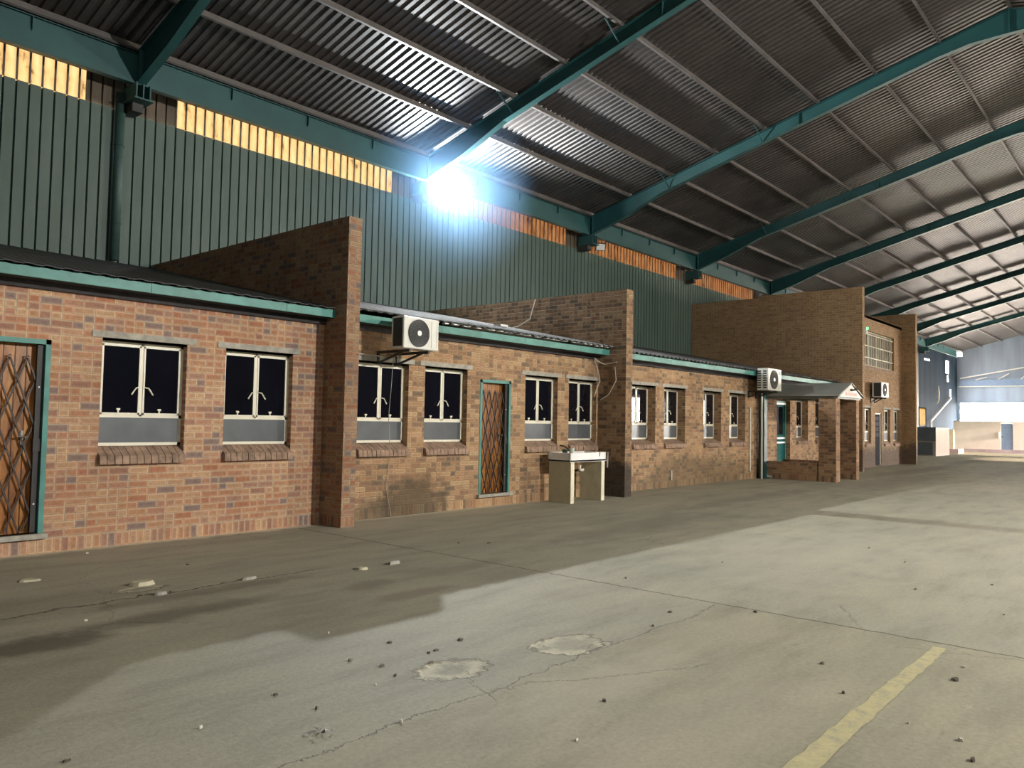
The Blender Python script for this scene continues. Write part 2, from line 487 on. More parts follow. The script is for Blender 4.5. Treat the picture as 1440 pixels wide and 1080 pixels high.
# ------------------------------------------------------------------ geometry helpers
class MB:
    def __init__(self):
        self.bm = bmesh.new()

    def box(self, x0, x1, y0, y1, z0, z1, bev=0.0, mat=None):
        x0, x1 = min(x0, x1), max(x0, x1)
        y0, y1 = min(y0, y1), max(y0, y1)
        z0, z1 = min(z0, z1), max(z0, z1)
        v = [Vector((x, y, z)) for x in (x0, x1) for y in (y0, y1) for z in (z0, z1)]
        if mat is not None:
            v = [mat @ p for p in v]
        bv = [self.bm.verts.new(p) for p in v]
        fs = [self.bm.faces.new([bv[i] for i in f]) for f in
              ((0, 1, 3, 2), (4, 6, 7, 5), (0, 4, 5, 1), (2, 3, 7, 6), (0, 2, 6, 4), (1, 5, 7, 3))]
        if bev:
            es = list({e for f in fs for e in f.edges})
            bmesh.ops.bevel(self.bm, geom=es, offset=bev, segments=2, affect='EDGES', profile=.5)
        return self

    def prism(self, pts, d):
        """polygon of 3D points extruded by vector d"""
        d = Vector(d)
        a = [self.bm.verts.new(Vector(p)) for p in pts]
        b = [self.bm.verts.new(Vector(p) + d) for p in pts]
        n = len(pts)
        self.bm.faces.new(a)
        self.bm.faces.new(list(reversed(b)))
        for i in range(n):
            j = (i + 1) % n
            self.bm.faces.new((a[j], a[i], b[i], b[j]))
        return self

    def tube(self, path, r, n=8, cap=True):
        path = [Vector(p) for p in path]
        rings = []
        up0 = None
        for i, p in enumerate(path):
            if i == 0:
                t = path[1] - p
            elif i == len(path) - 1:
                t = p - path[i - 1]
            else:
                t = (path[i + 1] - p).normalized() + (p - path[i - 1]).normalized()
            t.normalize()
            if up0 is None:
                up0 = Vector((0, 0, 1)) if abs(t.z) < .9 else Vector((1, 0, 0))
            a = t.cross(up0)
            if a.length < 1e-4:
                a = t.orthogonal()
            a.normalize()
            b = t.cross(a).normalized()
            up0 = a.cross(t).normalized()
            rr = r[i] if isinstance(r, (list, tuple)) else r
            rings.append([self.bm.verts.new(p + a * rr * math.cos(2 * PI * k / n) + b * rr * math.sin(2 * PI * k / n)) for k in range(n)])
        for u, w in zip(rings, rings[1:]):
            for k in range(n):
                self.bm.faces.new((u[k], u[(k + 1) % n], w[(k + 1) % n], w[k]))
        if cap:
            self.bm.faces.new(list(reversed(rings[0])))
            self.bm.faces.new(rings[-1])
        return self

    def bar(self, a, b, w, h, up=(0, 0, 1)):
        """rectangular bar from a to b, w across, h along up"""
        a, b = Vector(a), Vector(b)
        t = (b - a).normalized()
        u = Vector(up)
        s = t.cross(u).normalized()
        u = s.cross(t).normalized()
        v = []
        for p in (a, b):
            for sx, sy in ((-1, -1), (1, -1), (1, 1), (-1, 1)):
                v.append(self.bm.verts.new(p + s * sx * w / 2 + u * sy * h / 2))
        for f in ((0, 1, 2, 3), (7, 6, 5, 4), (0, 4, 5, 1), (1, 5, 6, 2), (2, 6, 7, 3), (3, 7, 4, 0)):
            self.bm.faces.new([v[i] for i in f])
        return self

    def disc(self, c, r, axis_d, n=32, depth=.01):
        c = Vector(c)
        d = Vector(axis_d).normalized()
        a = d.orthogonal().normalized()
        b = d.cross(a)
        self.prism([c + a * r * math.cos(2 * PI * k / n) + b * r * math.sin(2 * PI * k / n) for k in range(n)], d * depth)
        return self

    def ring(self, c, r, t, axis_d, n=32):
        c = Vector(c)
        d = Vector(axis_d).normalized()
        a = d.orthogonal().normalized()
        b = d.cross(a)
        self.tube([c + a * r * math.cos(2 * PI * k / n) + b * r * math.sin(2 * PI * k / n) for k in range(n + 1)], t, 5, False)
        return self

    def quad(self, *pts):
        self.bm.faces.new([self.bm.verts.new(Vector(p)) for p in pts])
        return self

    def build(self, name, mat, parent=None, loc=None, smooth=False, kind=None, label=None, cat=None, group=None):
        bm = self.bm
        bmesh.ops.remove_doubles(bm, verts=bm.verts[:], dist=1e-6)
        bmesh.ops.recalc_face_normals(bm, faces=bm.faces[:])
        base = Vector((0, 0, 0))
        if parent is not None:
            base = Vector(parent['_w'])
        elif loc is not None:
            base = Vector(loc)
        if base.length:
            bmesh.ops.translate(bm, verts=bm.verts[:], vec=-base)
        me = bpy.data.meshes.new(name)
        bm.to_mesh(me)
        bm.free()
        if smooth:
            for p in me.polygons:
                p.use_smooth = True
        me.materials.append(M[mat] if isinstance(mat, str) else mat)
        o = bpy.data.objects.new(name, me)
        COL.objects.link(o)
        if parent is not None:
            o.parent = parent
        else:
            o.location = base
        o['_w'] = tuple(base)
        tag(o, label, cat, group, kind)
        return o


ALL = []


def tag(o, label=None, cat=None, group=None, kind=None):
    if label:
        o['label'] = label
    if cat:
        o['category'] = cat
    if group:
        o['group'] = group
    if kind:
        o['kind'] = kind


def thing(name, loc, label, cat, group=None, kind=None):
    o = bpy.data.objects.new(name, None)
    o.empty_display_size = .1
    COL.objects.link(o)
    o.location = loc
    o['_w'] = tuple(loc)
    tag(o, label, cat, group, kind)
    return o


def wall_grid(mb, x0, x1, z0, z1, y0, y1, opens, axis='x'):
    """wall slab between planes y0 (front) and y1 (back) with rectangular openings (a0,a1,z0,z1)"""
    def P(a, y, z):
        return Vector((a, y, z)) if axis == 'x' else Vector((y, a, z))
    xs = sorted({x0, x1, *[o[0] for o in opens], *[o[1] for o in opens]})
    zs = sorted({z0, z1, *[o[2] for o in opens], *[o[3] for o in opens]})
    xs = [x for x in xs if x0 <= x <= x1]
    zs = [z for z in zs if z0 <= z <= z1]

    def solid(i, j):
        if i < 0 or j < 0 or i >= len(xs) - 1 or j >= len(zs) - 1:
            return False
        cx, cz = (xs[i] + xs[i + 1]) / 2, (zs[j] + zs[j + 1]) / 2
        return not any(o[0] < cx < o[1] and o[2] < cz < o[3] for o in opens)
    for i in range(len(xs) - 1):
        for j in range(len(zs) - 1):
            if not solid(i, j):
                continue
            a, b, c, d = xs[i], xs[i + 1], zs[j], zs[j + 1]
            mb.quad(P(a, y0, c), P(b, y0, c), P(b, y0, d), P(a, y0, d))
            mb.quad(P(b, y1, c), P(a, y1, c), P(a, y1, d), P(b, y1, d))
            if not solid(i - 1, j):
                mb.quad(P(a, y1, c), P(a, y0, c), P(a, y0, d), P(a, y1, d))
            if not solid(i + 1, j):
                mb.quad(P(b, y0, c), P(b, y1, c), P(b, y1, d), P(b, y0, d))
            if not solid(i, j - 1):
                mb.quad(P(a, y0, c), P(a, y1, c), P(b, y1, c), P(b, y0, c))
            if not solid(i, j + 1):
                mb.quad(P(a, y1, d), P(a, y0, d), P(b, y0, d), P(b, y1, d))
    return mb


def flute_sheet(mb, x0, x1, z0, z1, y, pitch=.205, groove=.03, depth=.075, zs=None):
    """vertical trapezoid sheeting in a plane of constant y, grooves running up"""
    k0 = math.floor(x0 / pitch) - 1
    k1 = math.ceil(x1 / pitch) + 1
    pts = []
    for k in range(k0, k1):
        b = k * pitch
        for dx, dy in ((0, 0), (pitch - groove - .004, 0), (pitch - groove, depth), (pitch - .004, depth)):
            pts.append((b + dx, y + dy))
    pts = [(min(max(x, x0), x1), yy) for x, yy in pts]
    clean = [pts[0]]
    for p in pts[1:]:
        if abs(p[0] - clean[-1][0]) > 1e-5:
            clean.append(p)
    lo = [mb.bm.verts.new((x, yy, z0)) for x, yy in clean]
    hi = [mb.bm.verts.new((x, yy, z1)) for x, yy in clean]
    for i in range(len(clean) - 1):
        mb.bm.faces.new((lo[i], lo[i + 1], hi[i + 1], hi[i]))
    return mb


# ------------------------------------------------------------------ the floor and ground outside
mb = MB()
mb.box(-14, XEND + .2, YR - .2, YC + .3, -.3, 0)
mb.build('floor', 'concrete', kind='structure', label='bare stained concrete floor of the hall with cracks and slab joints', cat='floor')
mb = MB()
mb.box(XEND + .2, XEND + 60, -60, 60, -.4, -.06)
mb.build('ground_outside', 'asphalt', kind='structure', label='bright sunlit yard beyond the open far end of the hall', cat='ground')
mb = MB()
mb.box(-20, XEND + .1, YR - 60, YR - .25, -.4, -.06)
mb.build('yard_outside', 'asphalt', kind='structure', label='open yard alongside the hall seen through the side opening', cat='ground')

# painted bay line
mb = MB()
xs = [2.4 + i * .09 for i in range(46)]
xs = [x for x in xs if x < 6.46]
top, bot = [], []
for x in xs:
    top.append(Vector((x, 1.455 - .010 * (x - 3.7) + random.uniform(-.010, .008), .003)))
    bot.append(Vector((x, 1.325 + .003 * (x - 3.7) + random.uniform(-.008, .010), .003)))
vt = [mb.bm.verts.new(p) for p in top]
vb = [mb.bm.verts.new(p) for p in bot]
for i in range(len(xs) - 1):
    mb.bm.faces.new((vb[i], vb[i + 1], vt[i + 1], vt[i]))
mb.build('painted_line', 'paint', kind='structure', label='worn yellow painted line on the concrete floor', cat='floor marking')

# ------------------------------------------------------------------ office fronts
wins = []      # (x0, x1, z0, z1, recess, label)
Z0, Z1 = W(0, 1.2)[1], W(0, 2.47)[1]


def win(x0, x1, rec, label, z0=Z0, z1=Z1):
    wins.append((x0, x1, z0, z1, rec, label))


win(3.87, 4.92, .10, 'steel window right of the near slatted door, with two dark casements')
win(5.46, 6.51, .10, 'steel window just left of the tall first brick pier')
win(7.70, 8.75, .12, 'steel window under the wall-mounted air conditioner beside the first pier')
win(9.12, 10.16, .12, 'steel window left of the second timber door')
win(11.80, 12.84, .12, 'steel window right of the second timber door, above the sink end')
win(13.23, 14.24, .12, 'steel window above the white sink, beside the second pier')
win(15.70, 16.78, .22, 'deep-set window just right of the second brick pier, bright reflection in its pane')
win(17.2, 18.28, .22, 'second deep-set window right of the second brick pier')
win(19.32, 20.36, .22, 'deep-set window of the narrower pair, farther from the air conditioner')
win(20.88, 21.93, .22, 'deep-set window nearest the air conditioner by the porch')
win(25.95, 27.0, .22, 'window in the shade of the porch, beside the teal door')
win(27.7, 28.72, .22, 'window behind the porch pillar, next to the tower wing wall')

doors = {1: (2.42, 3.315, .23, 2.415), 2: (10.50, 11.36, .235, 2.345), 3: (24.3, 25.4, .05, 2.40)}
opens = [(a, b, c - .185, d) for a, b, c, d, *_ in wins] + [(a, b, c, d) for a, b, c, d in doors.values()]


def ow(x0, x1):
    return [o for o in opens if x0 < o[0] and o[1] < x1]


def brickwall(name, x0, x1, mat, label, z1=3.14):
    mb = MB()
    wall_grid(mb, x0, x1, 0, z1, FY, FY + .28, ow(x0, x1))
    return mb.build(name, mat, kind='structure', label=label, cat='wall')


brickwall('wall_front_near', -3.0, 7.04, 'brick_red', 'reddish brick office front nearest the camera, left of the first pier')
brickwall('wall_front_middle', 7.28, 14.3, 'brick_tan', 'brick office front between the two brick piers, with the sink')
brickwall('wall_front_far', 14.56, 29.35, 'brick_tan', 'brick office front between the second pier and the tower')


def pier(name, x0, x1, yf, zt, mat, label, back=YC - .01):
    mb = MB()
    mb.box(x0, x1, yf, back, 0, zt)
    return mb.build(name, mat, kind='structure', label=label, cat='brick pier')


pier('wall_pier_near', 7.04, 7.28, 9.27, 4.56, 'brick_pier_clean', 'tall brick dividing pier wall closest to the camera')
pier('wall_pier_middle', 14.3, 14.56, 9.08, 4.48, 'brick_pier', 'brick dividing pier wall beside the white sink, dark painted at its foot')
mb = MB()
mb.box(29.4, 29.64, 8.73, 12.6, 0, 6.65)
mb.box(29.4, 29.64, 12.6, YC - .01, 0, 6.57)
mb.build('wall_tower_near', 'brick_brown', kind='structure', label='large brown brick side wall of the two-storey tower', cat='wall')
pier('wall_tower_far', 37.6, 37.86, 8.94, 6.64, 'brick_brown', 'far brick wing wall of the two-storey tower')

TY = 9.5


def T(x, z):
    return x * TY / 9.75, 1.6 + (z - 1.6) * TY / 9.75


tx = lambda v: v * TY / 9.75
tz = lambda v: 1.6 + (v - 1.6) * TY / 9.75
tower_open = {
    'big': (tx(32.85), tx(37.32), tz(4.10), tz(5.54)),
    'w1': (tx(33.05), tx(33.95), tz(1.02), tz(2.35)),
    'door': (tx(34.5), tx(35.39), .05, tz(2.19)),
    'w2': (tx(35.75), tx(36.7), tz(1.01), tz(2.35)),
    'w3': (tx(37.2), tx(38.15), tz(1.01), tz(2.35)),
}
mb = MB()
wall_grid(mb, 29.64, 37.6, 0, 6.04, TY, TY + .28, [(a, b, c - (.185 if k[0] == 'w' else 0), d) for k, (a, b, c, d) in tower_open.items()])
mb.build('wall_tower_front', 'brick_brown', kind='structure', label='two-storey brick tower front with a barred upper window', cat='wall')
mb = MB()
mb.box(29.64, 37.6, TY, YC - .05, 5.92, 6.03)
mb.build('tower_roof_slab', 'lintel', kind='structure', label='flat concrete slab roofing the two-storey brick tower', cat='slab')


# ------------------------------------------------------------------ windows
def make_window(idx, x0, x1, z0, z1, rec, label, y=FY, simple_sill=False, lint=True):
    w = thing('window_%d' % idx, (x0, y, z0), label, 'window', None, 'structure')
    yf = y + rec
    fw, fd = .038, .045
    zt = z0 + (z1 - z0) * .285
    xm = (x0 + x1) / 2
    f = MB()
    f.box(x0, x1, yf, yf + fd, z0, z0 + fw)
    f.box(x0, x1, yf, yf + fd, z1 - fw, z1)
    f.box(x0, x0 + fw, yf, yf + fd, z0, z1)
    f.box(x1 - fw, x1, yf, yf + fd, z0, z1)
    f.box(x0, x1, yf, yf + fd, zt - fw * .5, zt + fw * .5)
    f.box(xm - fw * .45, xm + fw * .45, yf, yf + fd, zt, z1)
    f.build('window_frame', 'cream', w)
    for sx0, sx1, hd in ((x0 + fw, xm - fw * .45, 1), (xm + fw * .45, x1 - fw, -1)):
        s = MB()
        t = .022
        a, b, c, d = sx0, sx1, zt + fw * .5, z1 - fw
        s.box(a, b, yf - .008, yf + .02, c, c + t)
        s.box(a, b, yf - .008, yf + .02, d - t, d)
        s.box(a, a + t, yf - .008, yf + .02, c, d)
        s.box(b - t, b, yf - .008, yf + .02, c, d)
        so = s.build('casement', 'cream', w)
        MB().box(a + t, b - t, yf + .004, yf + .010, c + t, d - t).build('pane', 'glass', so)
        hx = b - t * .5 if hd == 1 else a + t * .5
        hz = c + (d - c) * .40
        h = MB()
        h.tube([(hx, yf - .02, hz), (hx - hd * .05, yf - .035, hz - .01), (hx - hd * .105, yf - .035, hz - .095)], [.008, .009, .011], 6)
        h.build('handle', 'cream', so)
        px = a + (b - a) * (.45)
        p = MB()
        p.box(px - .008, px + .008, yf - .02, yf - .004, c + t, c + t + .045)
        p.box(px - .022, px + .022, yf - .022, yf - .004, c + t + .03, c + t + .055)
        p.build('stay_peg', 'cream', so)
    MB().box(x0 + fw, x1 - fw, yf + .008, yf + .014, z0 + fw, zt - fw * .5).build('lower_pane', 'glass_obsc', w)
    if lint:
        MB().box(x0 - .12, x1 + .12, y - .012, y + .10, z1 + .025, z1 + .105, .004).build('lintel', 'lintel', w)
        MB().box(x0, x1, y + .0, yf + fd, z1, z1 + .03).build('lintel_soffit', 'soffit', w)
    # sloping brick-on-edge sill
    n = max(4, int(round((x1 - x0) / .09)))
    s = MB()
    step = (x1 - x0) / n
    for k in range(n):
        a = x0 + k * step + .004
        b = a + step - .008
        j = random.uniform(-.004, .004)
        s.prism([(a, yf + .03, z0 + .002), (a, y - .06 + j, z0 - .115), (a, y - .075 + j, z0 - .215), (a, yf + .03, z0 - .187)], (b - a, 0, 0))
    s.build('sill', 'brick_sill', w)
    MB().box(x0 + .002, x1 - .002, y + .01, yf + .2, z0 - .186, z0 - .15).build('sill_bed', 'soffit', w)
    return w


for i, (x0, x1, z0, z1, rec, lab) in enumerate(wins, 1):
    make_window(i, x0, x1, z0, z1, rec, lab)
nw = len(wins)
for j, (k, lab) in enumerate((('w1', 'ground-floor tower window left of the dark tower door'),
                              ('w2', 'ground-floor tower window just right of the dark tower door'),
                              ('w3', 'ground-floor tower window next to the far wing wall'))):
    o = tower_open[k]
    make_window(nw + 1 + j, o[0], o[1], o[2], o[3], .10, lab, y=TY)

# barred upper window
o = tower_open['big']
bw = thing('window_%d' % (nw + 4), (o[0], TY, o[2]), 'wide upper tower window behind white security bars', 'window', None, 'structure')
f = MB()
t = .045
f.box(o[0], o[1], TY + .1, TY + .15, o[2], o[2] + t)
f.box(o[0], o[1], TY + .1, TY + .15, o[3] - t, o[3])
for k in range(5):
    x = o[0] + (o[1] - o[0] - t) * k / 4
    f.box(x, x + t, TY + .1, TY + .15, o[2], o[3])
f.build('window_frame', 'cream', bw)
MB().box(o[0], o[1], TY + .13, TY + .14, o[2], o[3]).build('pane', m_glass('upper_glass', (.16, .135, .10), .2, .5), bw)
b = MB()
for k in range(1, 17):
    x = o[0] + (o[1] - o[0]) * k / 17
    b.tube([(x, TY + .05, o[2]), (x, TY + .05, o[3])], .012, 6)
for k in range(3):
    z = o[2] + (o[3] - o[2]) * (k + .5) / 3 + .1
    b.box(o[0], o[1], TY + .04, TY + .06, z - .018, z + .018)
b.build('security_bars', 'cream', bw)
s = MB()
s.prism([(o[0] - .05, TY + .1, o[2]), (o[0] - .05, TY - .08, o[2] - .08), (o[0] - .05, TY - .08, o[2] - .17), (o[0] - .05, TY + .1, o[2] - .1)], (o[1] - o[0] + .1, 0, 0))
s.build('sill', 'brick_sill', bw)


# ------------------------------------------------------------------ timber doors with folding lattice gates
def lattice_door(idx, x0, x1, z0, z1, label):
    d = thing('door_%d' % idx, (x0, FY, z0), label, 'door', None, 'structure')
    fw = .055
    f = MB()
    f.box(x0, x0 + fw, FY - .01, FY + .11, z0, z1)
    f.box(x1 - fw, x1, FY - .01, FY + .11, z0, z1)
    f.box(x0, x1, FY - .01, FY + .11, z1 - fw, z1)
    f.build('door_frame', 'teal_fascia', d)
    MB().box(x0 + fw, x1 - fw, FY + .11, FY + .155, z0, z1 - fw).build('door_leaf', 'timber', d)
    MB().box(x0 - .05, x1 + .03, FY - .07, FY + .15, z0 - .055, z0).build('threshold', 'lintel', d)
    # lattice
    a, b = x0 + fw + .01, x1 - fw - .07
    c, e = z0 + .02, z1 - fw - .16
    p = .172
    n = max(3, int(round((b - a) / p)))
    p = (b - a) / n
    hgt = .50
    g = MB()
    yb = FY + .055
    s = hgt / p
    for k in range(-12, n + 12):
        for sg, yy in ((1, yb), (-1, yb + .012)):
            # z = e - s*|..| straight bar through (a+k p, e)
            xa, za = a + (k + .5) * p, e
            # bar: x = xa + sg*(e-z)/s/... clip to rectangle
            def X(z):
                return xa + sg * (e - z) / s
            lo, hi = c, e
            zA, zB = hi, lo
            # clip in x
            zs = [e - sg * (a - xa) * s, e - sg * (b - xa) * s]
            zmin, zmax = max(lo, min(zs)), min(hi, max(zs))
            if zmax - zmin < .05:
                continue
            g.bar((X(zmax), yy, zmax), (X(zmin), yy, zmin), .017, .016, (0, 1, 0))
    for k in range(n):
        xa = a + (k + .5) * p
        g.tube([(xa + .014 * math.cos(t), yb + .006, e + .008 + .016 * math.sin(t)) for t in [PI * i / 6 for i in range(7)]], .007, 5)
    go = g.build('lattice_gate', 'gate', d)
    pst = MB()
    pst.box(b, b + .065, FY + .03, FY + .085, z0 + .01, z1 - fw - .01)
    pst.build('gate_post', 'dark_steel', d)
    for zz in (z0 + .32, z1 - .55):
        MB().box(b + .02, b + .035, FY + .024, FY + .03, zz, zz + .018).build('rivet', 'white', d)
    MB().box(b - .01, b + .075, FY + .015, FY + .09, z0 + .92, z0 + 1.06).build('lock_box', 'dark_steel', d)
    h = MB()
    hz = z0 + 1.08
    hx = b - .10
    h.tube([(hx, FY + .10, hz), (hx, FY + .02, hz)], .010, 6)
    h.tube([(hx - .055, FY + .02, hz + .005), (hx + .035, FY + .02, hz)], .010, 6)
    h.box(hx - .014, hx + .014, FY + .095, FY + .11, hz - .12, hz + .07)
    h.build('handle', 'galv', d)
    return d


lattice_door(1, *doors[1], 'varnished board door behind a folding lattice gate at the near edge of the wall')
lattice_door(2, *doors[2], 'varnished board door behind a folding lattice gate between the piers')
# header course above door 2 is part of the wall; teal door in the porch
x0, x1, z0, z1 = doors[3]
d = thing('door_3', (x0, FY, z0), 'teal door with white push bars inside the brick porch', 'door', None, 'structure')
f = MB()
f.box(x0, x0 + .06, FY + .14, FY + .24, z0, z1)
f.box(x1 - .06, x1, FY + .14, FY + .24, z0, z1)
f.box(x0, x1, FY + .14, FY + .24, z1 - .06, z1)
f.build('door_frame', 'teal_fascia', d)
MB().box(x0 + .06, x1 - .06, FY + .2, FY + .24, z0, z1 - .06).build('door_leaf', 'teal_door', d)
for zz in (1.02, 1.16):
    MB().box(x0 + .07, x1 - .07, FY + .14, FY + .2, zz, zz + .055).build('push_bar', 'white', d)
MB().box(x0 + .05, x1 - .05, FY + .13, FY + .2, z1 - .13, z1 - .07).build('head_rail', 'white', d)
MB().box(x0 + .14, x1 - .14, FY + .19, FY + .205, 1.3, z1 - .2).build('door_pane', 'glass', d)
# tower door
o = tower_open['door']
d = thing('door_4', (o[0], TY, o[2]), 'dark tower door with a white frame and small barred panes', 'door', None, 'structure')
f = MB()
f.box(o[0], o[0] + .05, TY + .03, TY + .08, o[2], o[3])
f.box(o[1] - .05, o[1], TY + .03, TY + .08, o[2], o[3])
f.box(o[0], o[1], TY + .03, TY + .08, o[3] - .05, o[3])
f.build('door_frame', 'cream', d)
MB().box(o[0] + .05, o[1] - .05, TY + .06, TY + .11, o[2], o[3] - .05).build('door_leaf', 'door_dark', d)
for r in range(4):
    g = MB()
    za = o[3] - .30 - r * .22
    g.box(o[0] + .16, o[1] - .16, TY + .05, TY + .06, za, za + .16)
    g.build('door_pane', simple('dark_panel', (.07, .07, .08), .8, var=.05, spec=.1), d)


# ------------------------------------------------------------------ lean-to roofs, fascias
def lean_roof(name, x0, x1, mat, label, yf, zf, yb=YC - .02, zb=4.47, pitch=.2, rib=.03):
    mb = MB()
    n = int((x1 - x0) / pitch)
    prof = []
    for k in range(n + 1):
        b = x0 + k * pitch
        for dx, h in ((0, 0), (pitch * .45, 0), (pitch * .55, rib), (pitch * .9, rib)):
            if b + dx <= x1:
                prof.append((b + dx, h))
    th = .012
    A = [mb.bm.verts.new((x, yf, zf + h)) for x, h in prof]
    B = [mb.bm.verts.new((x, yb, zb + h)) for x, h in prof]
    A2 = [mb.bm.verts.new((x, yf, zf + h - th)) for x, h in prof]
    B2 = [mb.bm.verts.new((x, yb, zb + h - th)) for x, h in prof]
    for i in range(len(prof) - 1):
        mb.bm.faces.new((A[i], A[i + 1], B[i + 1], B[i]))
        mb.bm.faces.new((A2[i + 1], A2[i], B2[i], B2[i + 1]))
        mb.bm.faces.new((A[i], A2[i], A2[i + 1], A[i + 1]))
    return mb.build(name, mat, kind='structure', label=label, cat='roof')


lean_roof('roof_lean_to_near', -3, 7.03, 'roof_dark', 'dark sheet lean-to roof over the near brick office', 9.46, 3.20, rib=.010)
lean_roof('roof_lean_to_middle', 7.30, 14.29, 'roof_grey', 'grey sheet lean-to roof between the two brick piers', 9.36, 3.225, rib=.018)
lean_roof('roof_lean_to_far', 14.57, 29.38, 'roof_grey', 'grey sheet lean-to roof running to the brick tower', 9.44, 3.19, zb=4.40)


def fascia(name, x0, x1, yf, z0, z1, label, seams=(), t=.03):
    r = thing(name, (x0, yf, z0), label, 'fascia', None, 'structure')
    cuts = [x0, *seams, x1]
    for a, b in zip(cuts, cuts[1:]):
        MB().box(a + .001, b - .001, yf, yf + t, z0, z1, .003).build('fascia_board', 'teal_fascia', r)
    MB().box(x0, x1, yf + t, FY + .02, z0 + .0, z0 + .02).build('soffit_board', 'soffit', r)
    MB().box(x0, x1, FY - .05, FY - .001, z0 - .085, z0).build('eave_shade_strip', 'soffit', r)  # dark strip standing in for the eave shadow on the brick
    return r


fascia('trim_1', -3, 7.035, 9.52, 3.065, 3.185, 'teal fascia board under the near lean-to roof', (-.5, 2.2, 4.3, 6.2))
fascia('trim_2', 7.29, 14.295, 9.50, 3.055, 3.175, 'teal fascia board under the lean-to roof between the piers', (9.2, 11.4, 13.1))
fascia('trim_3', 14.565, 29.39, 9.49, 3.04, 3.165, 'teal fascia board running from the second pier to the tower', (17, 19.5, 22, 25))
# crumpled eave closure strip of the middle roof
mb = MB()
x = 8.9
while x < 14.2:
    l = random.uniform(.05, .22)
    z = 3.205 + random.uniform(-.004, .006)
    mb.box(x, x + l, 9.40, 9.47, z - .004, z + random.uniform(.004, .016))
    x += l + random.uniform(.04, .2)
mb.build('eave_flashing', 'white', kind='structure', label='broken pale flashing along the eave of the middle lean-to roof', cat='flashing')

# ------------------------------------------------------------------ back wall cladding
mb = MB()
flute_sheet(mb, -13, 66.0, 0, 7.43, YC)
mb.build('wall_back', 'cladding', kind='structure', label='dusty green ribbed steel cladding above the brick offices', cat='wall')
# upper band: amber fibreglass bays and brown pieces near the columns
RX = [6.4 + 7.47 * k for k in range(-1, 9)]
bays = [(-.4, 5.63, 'fibre'), (7.38, 13.1, 'fibre'), (14.7, 20.62, 'fibre2'), (21.95, 28.05, 'fibre2'),
        (29.35, 35.5, 'fibre2'), (37, 43, 'fibre2'), (44.5, 50.4, 'fibre2'), (52, 58, 'fibre2'), (59.4, 65.4, 'fibre2')]
bl = {-.4: 'amber translucent strip at the left end, above the downpipe side', 7.38: 'amber translucent strip high above the first brick pier',
      14.7: 'orange translucent strip between the lit floodlight and the unlit floodlight', 21.95: 'orange translucent strip right of the unlit floodlight',
      29.35: 'orange translucent strip above the tower side wall'}
brown = []
px_ = -13
for a, b, mt in bays:
    if a > px_:
        brown.append((px_, a))
    px_ = b
    mb = MB()
    flute_sheet(mb, a, b, 7.43, 8.05, YC + .01)
    so_ = mb.build('skylight_strip', mt, kind='structure', label=bl.get(a, 'orange translucent strip under the girder farther along the back wall'), cat='skylight', group='translucent wall strips')
    rb = MB()
    kk = math.ceil(a / .205)
    while kk * .205 < b:
        rb.box(kk * .205 - .036, kk * .205 - .002, YC - .004, YC + .004, 7.43, 8.0)
        kk += 1
    rb.build('lap_rib', 'fibre_brown', so_)
brown.append((px_, 66.0))
for a, b in brown:
    mb = MB()
    flute_sheet(mb, a, b, 7.43, 8.05, YC + .01)
    mb.build('cladding_infill', 'fibre_brown', kind='structure', label='dull brown sheet piece between two translucent strips', cat='cladding', group='brown sheets in the translucent band')
mb = MB()
flute_sheet(mb, -13, XEND, 8.02, 8.75, YC + .02)
mb.box(-13, 66, YC - .04, YC - .01, 7.99, 8.06)
mb.build('wall_back_top', 'fibre_brown', kind='structure', label='brown rail and sheeting closing the gap under the roof edge', cat='wall')
# far stretch of the back wall with rips letting the sky in
mb = MB()
wall_grid(mb, 66.0, XEND, 0, 8.02, YC, YC + .03,
          [(67.9, 69.6, 7.0, 7.12), (75.2, 76.3, 6.35, 7.45), (75.7, 76.2, 5.65, 6.2), (76.6, 77.2, 4.4, 5.0), (64.8, 67.8, 1.8, 3.1)])
mb.build('wall_back_far', 'back_sheet', kind='structure', label='dim blue-grey sheeting at the far end with torn gaps of daylight', cat='wall')
mb = MB()
flute_sheet(mb, 66.0, 68.1, 1.8, 3.2, YC - .06)
mb.build('skylight_patch', 'fibre', kind='structure', label='small amber translucent patch low on the far back wall', cat='skylight')

# ------------------------------------------------------------------ steel frames
SL = .258


def ztop(y):
    return 8.45 + SL * (15.04 - y) if y >= 3 else 8.45 + SL * (15.04 - (6 - y))


prof_top = [(15.04, ztop(15.04)), (3.0, ztop(3.0))]
prof_bot = [(15.1, 7.81), (13.75, 8.22), (12.3, 8.80), (8.83, 9.72), (4.5, 10.84), (3.85, 10.96), (3.0, 10.98)]


